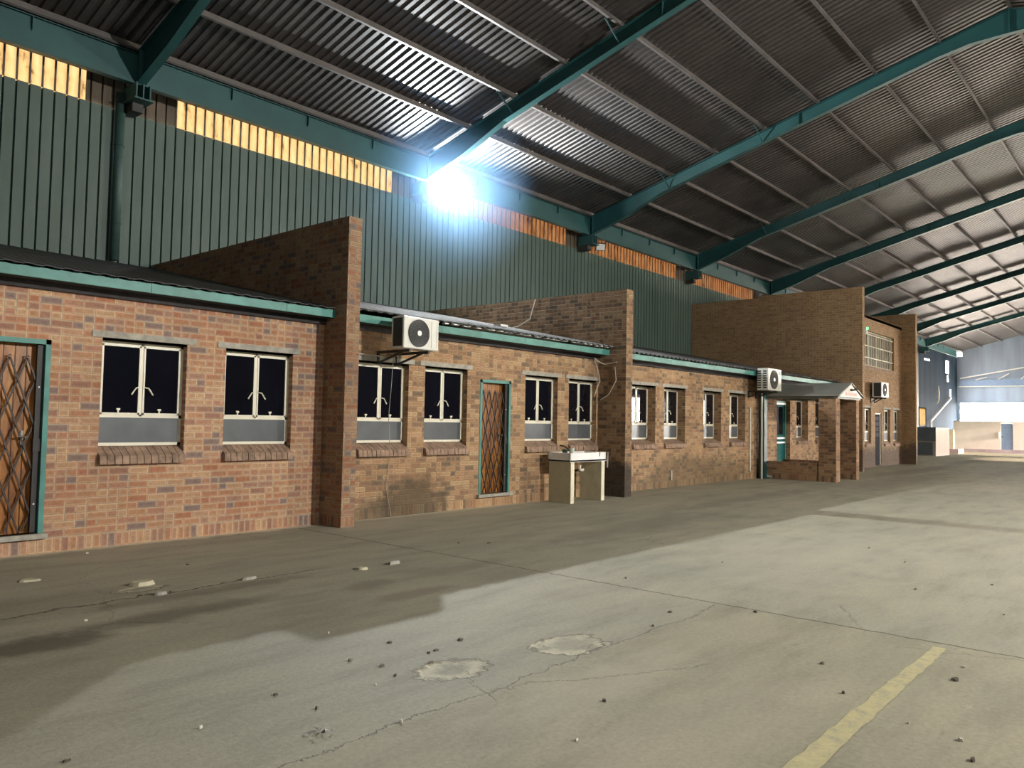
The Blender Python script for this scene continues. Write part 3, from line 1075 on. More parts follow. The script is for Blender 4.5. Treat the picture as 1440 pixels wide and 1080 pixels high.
def rafter(x, label, braces):
    r = thing('roof_rafter', (x, 15.04, 7.81), label, 'rafter', 'teal portal rafters', 'structure')
    w = MB()
    left = [(15.1, 8.43)] + [(3.0, ztop(3.0))]
    poly = [(15.1, 8.43), (3.0, ztop(3.0)), (-9.1, 8.43)]
    bot = list(reversed(prof_bot)) 
    botm = [(6 - y, z) for y, z in prof_bot]
    full = poly + botm + bot[1:]
    w.prism([(x - .006, y, z) for y, z in full], (.012, 0, 0))
    w.build('web', 'teal', r)
    f = MB()
    for pts in ([(15.1, 8.43), (3.0, ztop(3.0))], [(3.0, ztop(3.0)), (-9.1, 8.43)], prof_bot, botm):
        for (ya, za), (yb, zb) in zip(pts, pts[1:]):
            f.bar((x, ya, za), (x, yb, zb), .17, .014)
    f.build('flange', 'teal', r)
    s = MB()
    for y in (14.9, 3.0, 8.0):
        zb = [za + (zb_ - za) * (y - ya) / (yb - ya) for (ya, za), (yb, zb_) in zip(prof_bot, prof_bot[1:]) if min(ya, yb) <= y <= max(ya, yb)]
        s.box(x - .085, x + .085, y - .012, y + .012, (zb[0] if zb else 7.9), ztop(y) - .01)
    s.build('joint_plate', 'teal', r)
    c = MB()
    yb0 = 15.14 if braces and 13 < x < 15 else 14.78
    c.box(x - .18, x + .18, yb0, 15.42, 7.50, 7.53)
    c.box(x - .012, x + .012, yb0 + .04, 15.42, 7.53, 7.82)
    c.box(x - .14, x - .115, yb0 + .04, 15.42, 7.53, 7.82)
    c.box(x + .115, x + .14, yb0 + .04, 15.42, 7.53, 7.82)
    c.build('column_bracket', 'teal', r)
    k = MB()
    k.box(x - .10, x + .10, 15.05, 15.44, 7.34, 7.5)
    k.build('bracket_seat', 'dark_steel', r)
    for y in braces:
        b = MB()
        zt = ztop(y) + .06
        b.bar((x - .62, y, zt), (x - .03, y, zt - .36), .045, .012, (0, 1, 0))
        b.build('fly_brace', 'teal', r)
    return r


rl = {6.4: 'teal rafter crossing the upper left corner of the roof', 13.87: 'teal rafter rising from above the lit floodlight',
      21.34: 'teal rafter rising from the unlit floodlight to the ridge', 28.81: 'teal rafter meeting the girder left of the tower'}
for k, x in enumerate(RX):
    lab = rl.get(round(x, 2), None)
    if lab is None:
        lab = 'teal rafter of the row crossing the roof beyond the tower side wall' if x > 30 else 'teal rafter of the roof behind the camera'
    rafter(x, lab, (12.05, 9.05) if 6 < x < 30 else ())

# purlins, one run per row (Z profile)
for k in range(9):
    for sgn in (1, -1):
        y = 15.0 - 1.5 * k
        if k == 8 and sgn == -1:
            continue
        yy = y if sgn == 1 else 6 - y
        zt = ztop(y)
        p = MB()
        x0, x1 = -13, XEND - .02
        p.box(x0, x1, yy - .003, yy + .003, zt + .01, zt + .155)
        p.box(x0, x1, yy - .065, yy, zt + .01, zt + .016)
        p.box(x0, x1, yy, yy + .065, zt + .149, zt + .155)
        p.box(x0, x1, yy - .066, yy - .060, zt + .01, zt + .032)
        lab = ('grey steel purlin run in row %s up the roof slope above the girder' % ['one', 'two', 'three', 'four', 'five', 'six', 'seven', 'eight', 'nine'][k]
               if sgn == 1 else 'grey steel purlin run on the far roof slope behind the ridge')
        p.build('roof_purlin', 'purlin', kind='structure', label=lab, cat='purlin', group='roof purlins')

# roof sheets (corrugated, ribs run down the slope)


def roof_sheet(name, ya, za, yb, zb, label):
    mb = MB()
    pitch, rib = .19, .034
    x0, x1 = -13, XEND
    n = int((x1 - x0) / pitch)
    prof = []
    for k in range(n + 1):
        b = x0 + k * pitch
        for dx, h in ((0, 0), (.085, 0), (.105, rib), (.17, rib)):
            prof.append((b + dx, h))
    A = [mb.bm.verts.new((x, ya, za + h)) for x, h in prof]
    B = [mb.bm.verts.new((x, yb, zb + h)) for x, h in prof]
    for i in range(len(prof) - 1):
        mb.bm.faces.new((A[i], A[i + 1], B[i + 1], B[i]))
    return mb.build(name, 'roof', kind='structure', label=label, cat='roof')


roof_sheet('roof', 15.75, ztop(15.75) + .165, 2.98, ztop(3.0) + .165, 'corrugated steel roof slope over the offices, grey and ribbed')
roof_sheet('roof_far_slope', 3.02, ztop(3.0) + .165, -9.75, ztop(15.75) + .165, 'corrugated steel roof slope beyond the ridge')

# eaves girder
g = thing('eaves_girder', (-13, 15.0, 7.83), 'long deep teal girder running under the roof edge above the cladding', 'girder', None, 'structure')
w = MB()
w.box(-13, 76.9, 14.995, 15.005, 7.84, 8.40)
w.build('web', 'teal', g)
f = MB()
f.box(-13, 76.9, 14.93, 15.07, 7.825, 7.84)
f.box(-13, 76.9, 14.93, 15.07, 8.40, 8.415)
f.build('flange', 'teal', g)
for xr in RX:
    for dx in (1.87, 3.73, 5.6):
        c = MB()
        c.prism([(xr + dx, 14.995, 8.40), (xr + dx, 14.93, 8.40), (xr + dx, 14.94, 8.20), (xr + dx, 14.995, 8.16)], (.012, 0, 0))
        c.build('stiffener', 'teal', g)
mb = MB()
mb.box(-13, 77, 14.9, 15.1, 8.43, 8.47)
mb.build('eaves_angle', 'dark_steel', kind='structure', label='dark steel angle along the top of the eaves girder', cat='angle')

# other hall walls
mb = MB()
wall_grid(mb, -13, XEND, 0, 8.75, YR, YR + .05, [(46.3, 51.8, 1.7, 3.35), (54.6, 62.6, .02, 5.4)])
mb.build('wall_right', 'back_sheet', kind='structure', label='sheeted wall on the camera side of the hall with daylight openings', cat='wall')
mb = MB()
mb.box(-13.05, -13, YR, YC, 0, 11.6)
mb.build('wall_near', 'back_sheet', kind='structure', label='closing sheeted wall behind the camera', cat='wall')
# far gable wall
mb = MB()
wall_grid(mb, YR, YC, 0, 8.6, XEND, XEND + .04, [(-9.3, 15.25, .02, 3.92), (15.1, 15.4, 8.1, 8.45)], axis='y')
mb.prism([(XEND, YR, 8.6), (XEND, YC, 8.6), (XEND, 3.0, 11.75)], (.04, 0, 0))
mb.build('wall_end', 'far_sheet_hazed', kind='structure', label='sheeted gable wall at the far end of the hall, tinted pale blue-grey for haze', cat='wall')
# lattice truss and beam on the gable wall
t = thing('gable_truss', (XEND - .3, 5, 5.4), 'pale lattice truss with a deep beam tinted haze blue across the far gable wall', 'truss', None, 'structure')
MB().box(XEND - .35, XEND - .15, -8, 15.3, 5.42, 5.92).build('beam', 'far_beam_hazed', t)
MB().box(XEND - .4, XEND - .1, -8, 15.3, 5.33, 5.40).build('lower_chord', 'pipe_white', t)
c = MB()
c.bar((XEND - .25, 15.2, 6.10), (XEND - .25, 5.0, 7.9), .12, .10)
c.bar((XEND - .25, 5.0, 7.9), (XEND - .25, -6, 6.10), .12, .10)
c.build('upper_chord', 'pipe_white', t)
for k in range(7):
    y = 14.0 - k * 1.7
    zt = 6.10 + (15.2 - y - .8) * .176
    c = MB()
    c.bar((XEND - .25, y, 5.95), (XEND - .25, y - .85, zt), .07, .07)
    c.build('web_member', 'pipe_white', t)

# ------------------------------------------------------------------ air conditioners


def air_conditioner(x0, x1, yf, dep, z0, z1, label, grille_side=False, emblem=False, fan_l=True):
    a = thing('air_conditioner', ((x0 + x1) / 2, yf + dep, z0), label, 'air conditioner')
    wd, ht = x1 - x0, z1 - z0
    mb = MB()
    mb.box(x0, x1, yf, yf + dep, z0, z1, .018)
    body = mb.build('casing', 'ac', a)
    cx, cz, r = x0 + wd * .415, z0 + ht * .50, ht * .425
    MB().disc((cx, yf - .012, cz), r, (0, 1, 0), 40, .011).build('fan_opening', 'ac_fan' if emblem else 'ac_dark', a)
    g = MB()
    n = 7
    for k in range(1, n + 1):
        g.ring((cx, yf - .018, cz), r * k / n, .004, (0, 1, 0), 36)
    for k in range(20):
        t = 2 * PI * k / 20
        g.tube([(cx + r * .2 * math.cos(t), yf - .018, cz + r * .2 * math.sin(t)), (cx + r * math.cos(t + .25), yf - .018, cz + r * math.sin(t + .25))], .0035, 4)
    g.build('fan_grille', 'ac_grille', a)
    MB().disc((cx, yf - .026, cz), r * .20, (0, 1, 0), 24, .014).build('fan_hub', 'white', a)
    p = MB()
    xa, xb, za, zb = x0 + wd * .78, x1 - wd * .05, z0 + ht * .09, z1 - ht * .09
    for q in ((xa, xb, za, za + .008), (xa, xb, zb - .008, zb), (xa, xa + .008, za, zb), (xb - .008, xb, za, zb)):
        p.box(q[0], q[1], yf - .006, yf, q[2], q[3])
    p.build('service_panel', 'ac', a)
    if emblem:
        e = MB()
        ex, ez = x0 + wd * .88, z1 - ht * .17
        e.prism([(ex + .105 * math.cos(2 * PI * k / 24), yf - .009, ez + .040 * math.sin(2 * PI * k / 24) + .006 * math.cos(2 * PI * k / 24)) for k in range(24)], (0, .006, 0))
        eo = e.build('emblem', 'logo_blue', a)
        l = MB()
        for k in range(7):
            l.box(ex - .07 + k * .0205, ex - .058 + k * .0205, yf - .011, yf - .008, ez - .009, ez + .009)
        l.build('lettering', 'white', eo)
        l = MB()
        for k in range(4):
            l.box(ex - .025 + k * .014, ex - .016 + k * .014, yf - .004, yf + .002, ez - .13, ez - .115)
        l.build('print', 'ac_grille', a)
    if grille_side:
        for cyi in range(2):
            s = MB()
            ya = yf + dep * (.50 * cyi + .05) + .03
            yb = yf + dep * (.50 * cyi + .46)
            for r_ in range(8):
                zb_ = z0 + ht * (.09 + r_ * .105)
                s.box(x0 - .004, x0 + .002, ya, yb, zb_, zb_ + ht * .068)
            s.build('side_vent', 'ac_dark', a)
    else:
        s = MB()
        s.box(x0 - .005, x0 + .002, yf + .03, yf + dep * .82, z0 + .03, z1 - .03)
        for r_ in range(14):
            zz = z0 + .04 + r_ * (ht - .07) / 14
            s.box(x0 - .010, x0, yf + .03, yf + dep * .82, zz, zz + .006)
        s.build('condenser_fins', 'ac_dark', a)
    for xb in (x0 + wd * .18, x0 + wd * .72):
        b = MB()
        b.box(xb, xb + .04, yf + .02, FYW, z0 - .05, z0 - .008)
        b.box(xb, xb + .04, FYW - .03, FYW - .002, z0 - .22, z0 - .008)
        b.bar((xb + .02, FYW - .02, z0 - .20), (xb + .02, yf + .18, z0 - .04), .03, .03)
        b.build('wall_bracket', 'dark_steel', a)
    return a


FYW = FY
HAZE = .25
air_conditioner(7.92, 8.66, 9.01, .29, 2.675, 3.17, 'white air conditioner on brackets under the fascia beside the first pier')
air_conditioner(21.92, 22.90, 9.10, .34, 2.61, 3.255, 'white air conditioner with a blue emblem mounted beside the porch', grille_side=True, emblem=True)
FYW = TY
air_conditioner(32.8, 33.75, 9.02, .36, 2.79, 3.38, 'white air conditioner on the tower front above the ground-floor windows')
# feed pipe to the first unit, along the lintel
mb = MB()
mb.tube([(8.2, 9.45, 2.585), (8.2, 9.70, 2.59), (8.15, 9.76, 2.585), (7.30, 9.76, 2.60)], .012, 6)
mb.build('conduit_pipe', 'wire', label='thin pale conduit along the lintel under the first air conditioner', cat='conduit')
mb = MB()
mb.tube([(8.32, 9.7, 2.62), (8.34, 9.75, 2.2), (8.31, 9.77, 1.6), (8.36, 9.77, 1.0), (8.30, 9.775, .5), (8.36, 9.76, .2), (8.36, 9.70, .0)], .005, 6)
mb.build('drain_hose', 'lintel', label='thin drain hose dangling down the wall below the first air conditioner', cat='hose')
mb = MB()
mb.tube([(33.0, 9.42, 2.75), (32.95, 9.46, 2.4), (33.0, 9.47, 2.25)], .015, 6)
mb.build('conduit_pipe', 'wire', label='pale bent conduit hanging at the left under the tower air conditioner', cat='conduit')

# ------------------------------------------------------------------ sink
s = thing('sink', (12.85, 9.4, 0), 'white wash trough sink standing on two plastered slabs by the second pier', 'sink')
sx0, sx1, sy0, sy1, sz0, sz1 = 12.28, 13.53, 9.04, 9.60, .805, .985
b = MB()
t = .035
b.box(sx0, sx1, sy0, sy0 + t, sz0, sz1, .008)
b.box(sx0, sx1, sy1 - t, sy1, sz0, sz1 + .0, .008)
b.box(sx0, sx0 + t, sy0, sy1, sz0, sz1, .008)
b.box(sx1 - t, sx1, sy0, sy1, sz0, sz1, .008)
b.box(sx0, sx1, sy0, sy1, sz0, sz0 + t)
b.build('basin', 'white', s)
MB().box(13.27, 13.295, sy0 - .004, sy0 + .01, .90, .992).build('overflow_slot', 'ac_dark', s)
for a0 in (12.31, 13.36):
    l = MB()
    l.box(a0, a0 + .115, sy0 + .012, 9.58, 0, sz0)
    l.build('slab_support', 'plaster', s)
    MB().box(a0 + .002, a0 + .113, sy0 + .002, sy0 + .012, 0.004, sz0 - .001).build('slab_facing', 'cream_edge', s)
d = MB()
d.tube([(12.97, 9.3, .81), (12.97, 9.3, .66), (12.98, 9.3, .62), (13.05, 9.3, .61), (13.09, 9.31, .63)], .026, 8)
d.build('drain_trap', 'pipe_white', s)
d = MB()
d.tube([(13.03, 9.32, .605), (12.95, 9.5, .60), (12.85, FY - .03, .62)], .022, 8)
d.build('waste_pipe', 'dark_steel', s)
d = MB()
d.tube([(12.95, FY - .01, 1.10), (12.95, FY - .10, 1.09), (13.00, FY - .16, 1.04)], .014, 8)
d.build('tap', 'dark_steel', s)
c = thing('plastic_cup', (12.45, 9.25, .985), 'pale green plastic cup standing on the rim of the sink', 'cup')
m_ = MB()
m_.tube([(12.46, sy0 + .10, .93), (12.46, sy0 + .10, 1.045), (12.46, sy0 + .10, 1.075)], [.042, .052, .056], 14)
m_.build('cup_body', 'cup', c)
c = MB()
c.tube([(12.40, sy0 + .22, .93), (12.40, sy0 + .22, 1.05)], [.045, .06], 12)
c.build('dark_mug', 'cup_dark', label='dark green mug next to the pale cup on the sink', cat='mug')

# pipe stub between sink and pier
p = MB()
p.tube([(13.75, 9.76, 0), (13.75, 9.76, .34)], .028, 8)
p.build('pipe_stub', 'pipe_grey', label='short grey pipe stub against the pier corner right of the sink', cat='pipe')
p = MB()
p.tube([(13.66, 9.60, .36), (13.66, 9.60, .60)], .035, 8)
p.tube([(13.70, 9.76, .62), (13.68, 9.62, .62), (13.66, 9.60, .58)], .025, 8)
p.build('white_pipe_elbow', 'pipe_white', label='white plastic pipe elbow beside the right sink slab', cat='pipe')
p = MB()
p.tube([(14.26, 9.5, .62), (14.27, 9.5, .95)], .016, 6)
p.build('pipe_stub', 'pipe_grey', label='thin grey pipe on the side of the second pier above the sink pipes', cat='pipe')

# cables
c = MB()
c.tube([(14.27, 11.6, 4.47), (14.26, 11.75, 4.0), (14.24, 12.1, 3.85), (14.25, 12.5, 3.8)], .014, 6)
c.build('roof_cable', 'wire', label='loose pale cable hanging from the top of the second pier to the lean-to roof', cat='cable')
c = MB()
c.tube([(14.05, 9.74, 2.99), (14.22, 9.70, 2.90), (14.27, 9.60, 2.86), (14.28, 9.3, 2.9)], .012, 6)
c.tube([(14.05, 9.74, 2.95), (14.22, 9.76, 2.75), (14.26, 9.72, 2.5), (14.18, 9.76, 2.3), (14.12, 9.77, 2.15)], .012, 6)
c.tube([(14.28, 9.35, 2.8), (14.285, 9.32, 2.5), (14.28, 9.5, 2.2), (14.25, 9.7, 2.08)], .010, 6)
c.build('cable_loop', 'wire', label='loops of pale cable in the corner of the second pier under the eave', cat='cable')
c = MB()
c.box(12.6, 12.85, 11.2, 11.4, 3.63, 3.68)
c.build('tile_fragment', 'white', label='white offcut lying on the middle lean-to roof', cat='offcut')
c = MB()
c.box(18.5, 18.62, FY - .02, FY, 2.86, 2.93)
c.box(18.6, 18.75, FY - .015, FY, 2.9, 2.92)
c.build('junction_box', 'dark_steel', label='small dark junction box on the wall above the deep-set windows', cat='junction box')
c = MB()
c.tube([(17.55, FY - .03, .18), (17.55, FY - .03, .42)], .02, 6)
c.build('pipe_stub', 'pipe_white', label='short white pipe stub low on the wall below the deep-set windows', cat='pipe')

# pipes by the porch
p = MB()
p.tube([(22.22, FY - .03, .22), (22.22, FY - .03, 2.12)], .022, 8)
p.build('conduit_pipe', 'pipe_white', label='thin cream conduit on the wall left of the teal downpipe', cat='conduit')
p = MB()
p.tube([(22.66, 9.6, 0), (22.66, 9.6, 2.58)], .03, 8)
p.build('waste_pipe', 'pipe_white', label='cream vertical pipe touching the teal downpipe under the air conditioner', cat='pipe')
p = MB()
p.box(22.72, 22.92, 9.55, 9.72, 0, 3.06)
p.build('square_downpipe', 'teal', label='teal square downpipe at the porch corner', cat='downpipe')
p = MB()
p.tube([(22.98, 9.62, 2.44), (23.0, 9.62, .12), (23.0, 9.58, .06), (23.02, 9.45, .04)], .04, 8)
p.build('rain_pipe', 'pipe_grey', label='grey rain pipe with a shoe at its foot beside the porch wall', cat='pipe')
# downpipe on cladding
d = thing('round_downpipe', (6.22, 15.38, 4.5), 'round green downpipe running up the cladding at the left', 'downpipe')
p = MB()
p.tube([(6.22, 15.38, 4.5), (6.22, 15.38, 7.72)], .085, 14)
p.build('pipe', simple('downpipe_green', (.035, .075, .068), .55, var=.1), d, smooth=True)
for z in (5.2, 6.7):
    MB().ring((6.22, 15.38, z), .09, .008, (0, 0, 1), 16).build('pipe_clip', 'teal', d)

# ------------------------------------------------------------------ porch
pr = thing('porch', (24, 8.6, 0), 'brick porch with two pillars and a small gabled roof in front of the teal door', 'porch')
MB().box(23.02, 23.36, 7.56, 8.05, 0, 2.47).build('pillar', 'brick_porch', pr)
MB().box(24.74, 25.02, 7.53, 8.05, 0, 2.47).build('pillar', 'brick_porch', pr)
MB().box(23.06, 23.26, 8.05, FY, 0, .52).build('low_wall', 'brick_porch', pr)
MB().box(24.76, 24.98, 8.05, FY, 0, .52).build('low_wall', 'brick_porch', pr)
r = MB()
ax, az, e0, e1, ez = 24.02, 2.86, 22.86, 25.18, 2.47
for (xa, za, xb, zb) in ((e0, ez, ax, az), (ax, az, e1, ez)):
    r.prism([(xa, 7.42, za), (xb, 7.42, zb), (xb, 7.42, zb + .035), (xa, 7.42, za + .035)], (0, FY - 7.42, 0))
r.build('gable_roof', 'porch_roof', pr)
b = MB()
b.prism([(e0 + .12, 7.45, ez - .01), (e1 - .12, 7.45, ez - .01), (ax, 7.45, az - .01)], (0, .04, 0))
b.build('gable_board', 'board_white', pr)
b = MB()
b.box(23.0, 25.05, 7.5, 7.56, 2.40, 2.47)
b.box(23.0, 23.08, 7.56, FY, 2.40, 2.47)
b.box(24.97, 25.05, 7.56, FY, 2.40, 2.47)
b.build('eave_beam', 'porch_roof', pr)
b = MB()
b.box(23.55, 24.52, 7.44, 7.452, 2.51, 2.60)
so = b.build('sign_panel', 'sign_pink', pr)
cam_ = thing('security_camera', (24.1, 7.44, 2.68), 'small black security camera on the white porch gable', 'security camera')
c = MB()
c.box(23.93, 24.01, 7.38, 7.45, 2.645, 2.71)
c.build('camera_mount', 'dark_steel', cam_)
c = MB()
c.tube([(24.0, 7.39, 2.68), (24.11, 7.35, 2.70)], .03, 8)
c.tube([(24.09, 7.36, 2.70), (24.15, 7.335, 2.71)], .038, 8)
c.build('camera_body', 'dark_steel', cam_)
# small green-lit unit on tower corner
g = thing('indicator_lamp', (29.5, 8.72, 5.0), 'small white box with a green light on the tower corner', 'indicator lamp')
MB().box(29.62, 29.76, 8.66, 8.74, 4.98, 5.12).build('lamp_case', 'white', g)
MB().box(29.6, 29.74, 8.62, 8.66, 5.12, 5.2).build('lamp_light', 'green_led', g)

# ------------------------------------------------------------------ floodlights


def floodlight(x, y, z, yaw, tilt, label, on, watts=0.0, col=(1, 1, 1), size=.22, mount_z=None):
    f = thing('floodlight', (x, y, z), label, 'floodlight')
    R = Matrix.Translation((x, y, z)) @ Matrix.Rotation(yaw, 4, 'Z') @ Matrix.Rotation(tilt, 4, 'X')
    # faces local -Y
    MB().box(-.17, .17, -.03, .05, -.13, .13, 0, R).build('housing', 'dark_steel', f)
    fins = MB()
    for k in range(7):
        xx = -.15 + k * .05
        fins.box(xx - .006, xx + .006, .05, .085, -.11, .11, 0, R)
    fins.build('cooling_fins', 'dark_steel', f)
    MB().box(-.145, .145, -.036, -.03, -.105, .105, 0, R).build('lens', 'lamp_on' if on else 'lens_off', f)
    b = MB()
    b.box(-.19, -.175, -.01, .01, -.02, .22, 0, R)
    b.box(.175, .19, -.01, .01, -.02, .22, 0, R)
    b.box(-.19, .19, -.01, .01, .21, .225, 0, R)
    b.build('mount_bracket', 'dark_steel', f)
    if on and watts:
        ld = bpy.data.lights.new('floodlight_beam', 'AREA')
        ld.shape = 'RECTANGLE'
        ld.size, ld.size_y = size, size * .75
        ld.energy = watts
        ld.color = col
        lo = bpy.data.objects.new('floodlight_beam', ld)
        COL.objects.link(lo)
        lo.matrix_world = R @ Matrix.Translation((0, -.05, 0)) @ Matrix.Rotation(-PI / 2, 4, 'X')
        # area lights shine along local -Z: turn it to face local -Y of the lamp
        lo.matrix_world = R @ Matrix.Translation((0, -.05, 0)) @ Matrix.Rotation(-PI / 2, 4, 'X') 
    return f


LAMP = (14.18, 15.0, 7.52)
floodlight(*LAMP, math.radians(-9), math.radians(-5), 'lit floodlight glaring blue-white under the girder', True, 1700, (.90, .96, 1.0), .14)
floodlight(22.0, 15.05, 7.58, math.radians(-38), math.radians(25), 'unlit floodlight under the girder left of the second bay strip', False)
floodlight(12.0, YR + .6, 7.2, math.radians(205), math.radians(22), 'lit floodlight high on the camera-side wall opposite the near offices', True, 2500, (1, .965, .90))
floodlight(-3.5, YR + .6, 7.2, math.radians(180), math.radians(28), 'unseen fill floodlight added high on the wall behind the camera', True, 450, (1, .965, .90))  # unseen lamp added to lift the shaded floor and near wall
floodlight(26.5, YR + .6, 7.2, math.radians(200), math.radians(22), 'lit floodlight high on the camera-side wall opposite the porch', True, 1750, (1, .91, .76))

# ------------------------------------------------------------------ far end objects
k = thing('kiosk', (51.7, 12, 0), 'small cream kiosk with a slate top beyond the brick tower', 'kiosk')
MB().box(50, 53.4, 10.85, 13.4, .0, 1.64).build('body', 'kiosk_cream', k)
MB().box(49.95, 50.0, 10.84, 13.4, .86, 1.66).build('fascia_panel', 'cabin_dark', k)
MB().box(49.96, 50.0, 11.0, 13.3, .06, .78).build('serving_hatch', 'cabin_dark', k)
w = MB()
w.box(58.0, 58.3, 11.55, 12.6, 0, 1.55)
w.build('low_wall_end', 'cream_edge', kind='structure', label='short bright cream wall end between the kiosk and the long cabin', cat='wall')
w = MB()
w.box(56.5, 57.98, 10.95, 11.75, 0, .30, .02)
w.build('kerb_block', 'plinth', label='low masonry block on the floor in front of the cream wall end', cat='block')
cb = thing('cabin', (62, 6, 0), 'long low cream cabin with a blue door across the far end', 'cabin')
w = MB()
wall_grid(w, -2, 12.33, .0, 2.13, 62, 62.1, [(8.78, 9.47, .22, 2.02)], axis='y')
w.box(62.1, 65, 12.2, 12.33, 0, 2.13)
w.box(62, 65, -2, 12.33, 2.10, 2.16)
w.build('cabin_wall', 'cabin', cb)
MB().box(61.7, 62.0, -2, 11.65, 0, .24).build('plinth', 'plinth', cb)
dd = MB().box(62.03, 62.09, 8.782, 9.468, .222, 2.018).build('cabin_door', 'door_blue', cb)
MB().box(61.9, 62.03, 9.36, 9.43, 1.08, 1.14).build('handle', 'dark_steel', dd)
MB().box(61.93, 62.0, 9.55, 9.62, 1.0, 1.4).build('switch_plate', 'white', cb)
p = MB()
p.tube([(76, 15.3, 4.25), (68.9, 15.3, 2.17), (68.9, 15.3, 0)], .09, 8)
p.build('white_drainpipe', 'pipe_white', label='white pipe slanting down the far back wall behind the kiosk', cat='pipe')
p = MB()
p.tube([(71.0, 15.3, 3.6), (71.3, 15.25, 3.9), (71.2, 15.2, 4.5), (70.9, 15.2, 5.0)], .08, 6)
p.build('curved_pipe', 'pipe_white', label='short curved white pipe end high on the far back wall', cat='pipe')
# ------------------------------------------------------------------ floor debris


def chip(x, y, r, mat, name, label, group, h=.012, n=7):
    mb = MB()
    pts = []
    a0 = random.random() * 6
    sx, sy = random.uniform(.6, 1.2), random.uniform(.35, .8)
    for k in range(n):
        t = 2 * PI * k / n
        rr = r * random.uniform(.65, 1.15)
        pts.append((x + rr * sx * math.cos(t + a0), y + rr * sy * math.sin(t + a0), .001))
    mb.prism(pts, (0, 0, h * random.uniform(.6, 1.3)))
    for v in mb.bm.verts:
        if v.co.z > .004:
            v.co.x = x + (v.co.x - x) * .8
            v.co.y = y + (v.co.y - y) * .8
            v.co.z += random.uniform(-.003, .004)
    mb.build(name, mat, loc=(x, y, 0), label=label, cat='debris', group=group)


dark = [(2.6, 3.98), (2.63, 3.63), (3.28, 4.18), (3.36, 3.95), (3.29, 3.74), (3.62, 3.77), (3.84, 3.95), (4.14, 4.01), (5.83, 6.63),
        (4.15, 8.07), (7.3, 7.14), (7.59, 6.87), (1.47, 3.91), (3.74, 4.32), (3.76, 3.94), (5.99, 3.33), (6.51, 2.81),
        (5.48, 3.2), (8.57, 2.05), (9.4, 1.53), (10.18, 2.55), (11.0, 3.19), (4.39, 0.8), (5.44, 1.88), (3.83, 2.55), (4.94, 1.58),
        (5.69, 1.13), (7.98, 1.21), (6.94, 4.38), (8.55, 4.09)]
for x, y in dark:
    chip(x, y, random.uniform(.014, .03) * (1 + .04 * x), 'debris', 'debris_chip', 'small dark chip of debris on the bare concrete floor', 'dark chips on the floor')
pale = [(2.82, 3.15), (3.1, 3.7), (2.5, 6.42), (3.58, 4.82), (3.67, 9.45), (2.07, 3.83), (4.63, .9), (3.27, 2.34), (4.69, 1.16), (6.04, 1.15)]
for x, y in pale:
    chip(x, y, random.uniform(.012, .02), 'debris_pale', 'mortar_crumb', 'tiny pale mortar crumb on the concrete floor', 'pale crumbs on the floor')
for x, y, r, lab in ((2.7, 8.28, .11, 'pale rubble lump near the foot of the brick wall at the left'), (3.37, 7.4, .12, 'larger pale rubble lump in the stained part of the floor'),
                     (3.31, 6.9, .07, 'small rubble lump beside the dark oil stain'), (4.2, 6.95, .08, 'flat rubble lump at the end of the floor crack'),
                     (5.3, 6.6, .10, 'pale flake of broken screed below the first pier'), (5.75, 6.6, .09, 'curled flake of screed in front of the first pier')):
    chip(x, y, r, 'plaster' if 'pale' in lab else 'lintel', 'rubble_lump', lab, None, .028, 9)
mb = MB()
for k in range(14):
    cx, cy = 2.43 + random.uniform(-.05, .05), 3.35 + random.uniform(-.05, .05)
    p = [(cx + random.uniform(-.025, .025), cy + random.uniform(-.025, .025), random.uniform(.002, .03)) for _ in range(3)]
    mb.prism(p, (0, 0, .002))
mb.build('foil_scrap', 'foil', loc=(2.43, 3.35, 0), label='crumpled silver foil scrap on the near concrete floor', cat='scrap')

# ------------------------------------------------------------------ sky
wd = bpy.data.worlds.new('sky')
SC.world = wd
wd.use_nodes = True
nt = wd.node_tree
nt.nodes.clear()
q = NT(nt)
out = q.n('ShaderNodeOutputWorld')
bg = q.n('ShaderNodeBackground')
tc = q.n('ShaderNodeTexCoord')
z = q.xyz(tc.outputs['Generated'])[2]
c = q.ramp(q.m('MULTIPLY_ADD', z, .5, .5), [(.40, (.55, .48, .38)), (.49, (1.0, .88, .74)), (.52, (1.0, .95, .88)), (.75, (.82, .88, 1.0))])
q.put(bg.inputs[0], c)
bg.inputs[1].default_value = 78.0
q.put(out.inputs[0], bg.outputs[0])

sd = bpy.data.lights.new('sun', 'SUN')
sd.energy = 25.0
sd.angle = .009
sd.color = (1.0, .80, .58)
so_ = bpy.data.objects.new('sun', sd)
COL.objects.link(so_)
el = math.radians(10.5)
so_.matrix_world = Vector((-.03, -math.cos(el), math.sin(el))).to_track_quat('Z', 'Y').to_matrix().to_4x4()

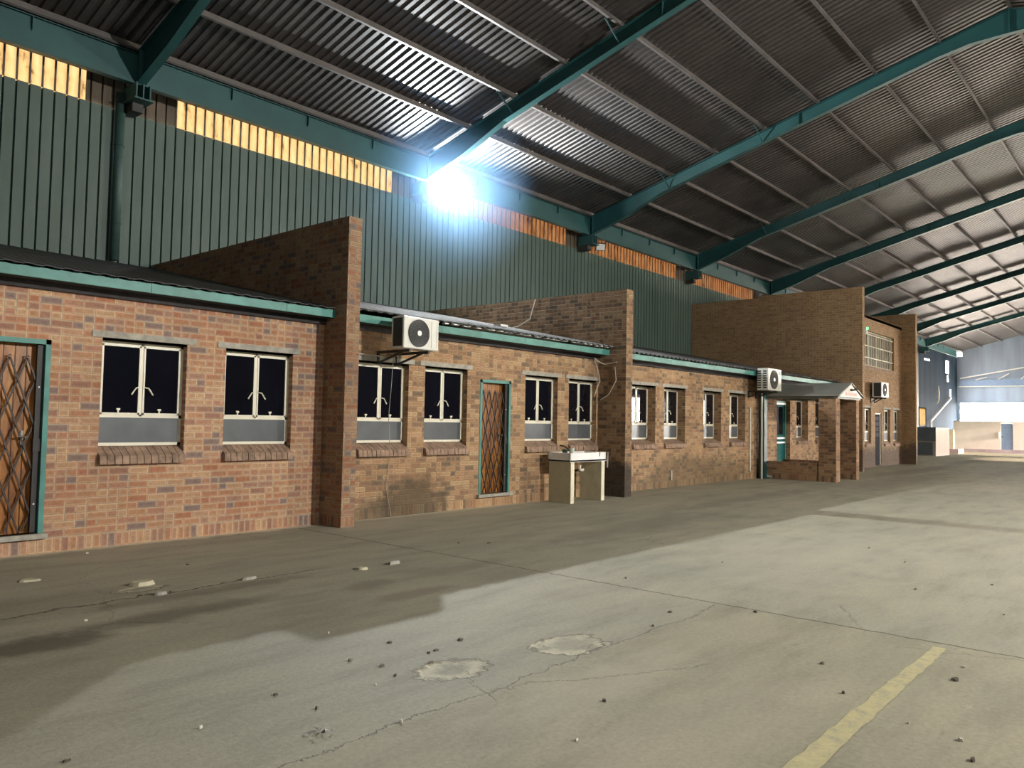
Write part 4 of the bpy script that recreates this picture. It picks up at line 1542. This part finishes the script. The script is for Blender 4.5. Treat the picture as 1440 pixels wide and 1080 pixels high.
# haze volume added to imitate lens bloom around the lit floodlight
hz = bpy.data.materials.new('lamp_bloom_haze')
hz.use_nodes = True
nt = hz.node_tree
nt.nodes.clear()
q = NT(nt)
out = q.n('ShaderNodeOutputMaterial')
vs_ = q.n('ShaderNodeVolumeScatter')
vs_.inputs['Color'].default_value = (.33, .60, 1.0, 1)
vs_.inputs['Anisotropy'].default_value = 0.0
HR = 2.7
tc = q.n('ShaderNodeTexCoord')
ln = q.n('ShaderNodeVectorMath')
ln.operation = 'LENGTH'
q.put(ln.inputs[0], tc.outputs['Object'])
xr = q.m('DIVIDE', ln.outputs['Value'], HR)
fall = q.m('MULTIPLY', q.m('POWER', q.m('SUBTRACT', 1.0, xr, clamp=True), 1.3), q.m('ADD', xr, .015))
q.put(vs_.inputs['Density'], q.m('MULTIPLY', fall, HAZE))
q.put(out.inputs['Volume'], vs_.outputs[0])
bm = bmesh.new()
bmesh.ops.create_icosphere(bm, subdivisions=4, radius=HR)
bmesh.ops.bisect_plane(bm, geom=bm.verts[:] + bm.edges[:] + bm.faces[:], plane_co=(0, .28, 0), plane_no=(0, 1, 0), clear_outer=True)
bmesh.ops.holes_fill(bm, edges=[e for e in bm.edges if e.is_boundary])
me = bpy.data.meshes.new('haze')
bm.to_mesh(me)
bm.free()
me.materials.append(hz)
ho = bpy.data.objects.new('haze', me)
COL.objects.link(ho)
ho.location = (LAMP[0], LAMP[1] - .06, LAMP[2])
tag(ho, 'blue-white haze around the lit floodlight, added to imitate lens bloom', 'haze', None, 'stuff')

# ------------------------------------------------------------------ camera
yaw, pitch, roll, fpx = (0.710425, 0.046330, 0.018927, 1100.0)
F = Vector((math.cos(yaw) * math.cos(pitch), math.sin(yaw) * math.cos(pitch), math.sin(pitch)))
r0 = Vector((math.sin(yaw), -math.cos(yaw), 0))
u0 = r0.cross(F)
r = math.cos(roll) * r0 + math.sin(roll) * u0
u = -math.sin(roll) * r0 + math.cos(roll) * u0
cd = bpy.data.cameras.new('camera')
cd.sensor_width = 36
cd.lens = 36 * fpx / 1440
cd.clip_end = 400
cam = bpy.data.objects.new('camera', cd)
COL.objects.link(cam)
cam.matrix_world = Matrix(((r.x, u.x, -F.x, 0), (r.y, u.y, -F.y, 0), (r.z, u.z, -F.z, 1.6), (0, 0, 0, 1)))
SC.camera = cam
for o in bpy.data.objects:
    if '_w' in o:
        del o['_w']

vs = SC.view_settings
vs.view_transform = 'Standard'
vs.look = 'None'
vs.exposure = 0.06
vs.gamma = 1.0
vs.use_curve_mapping = False
SC.cycles.use_denoising = True
SC.cycles.max_bounces = 8
SC.cycles.diffuse_bounces = 5
SC.cycles.sample_clamp_indirect = 8.0
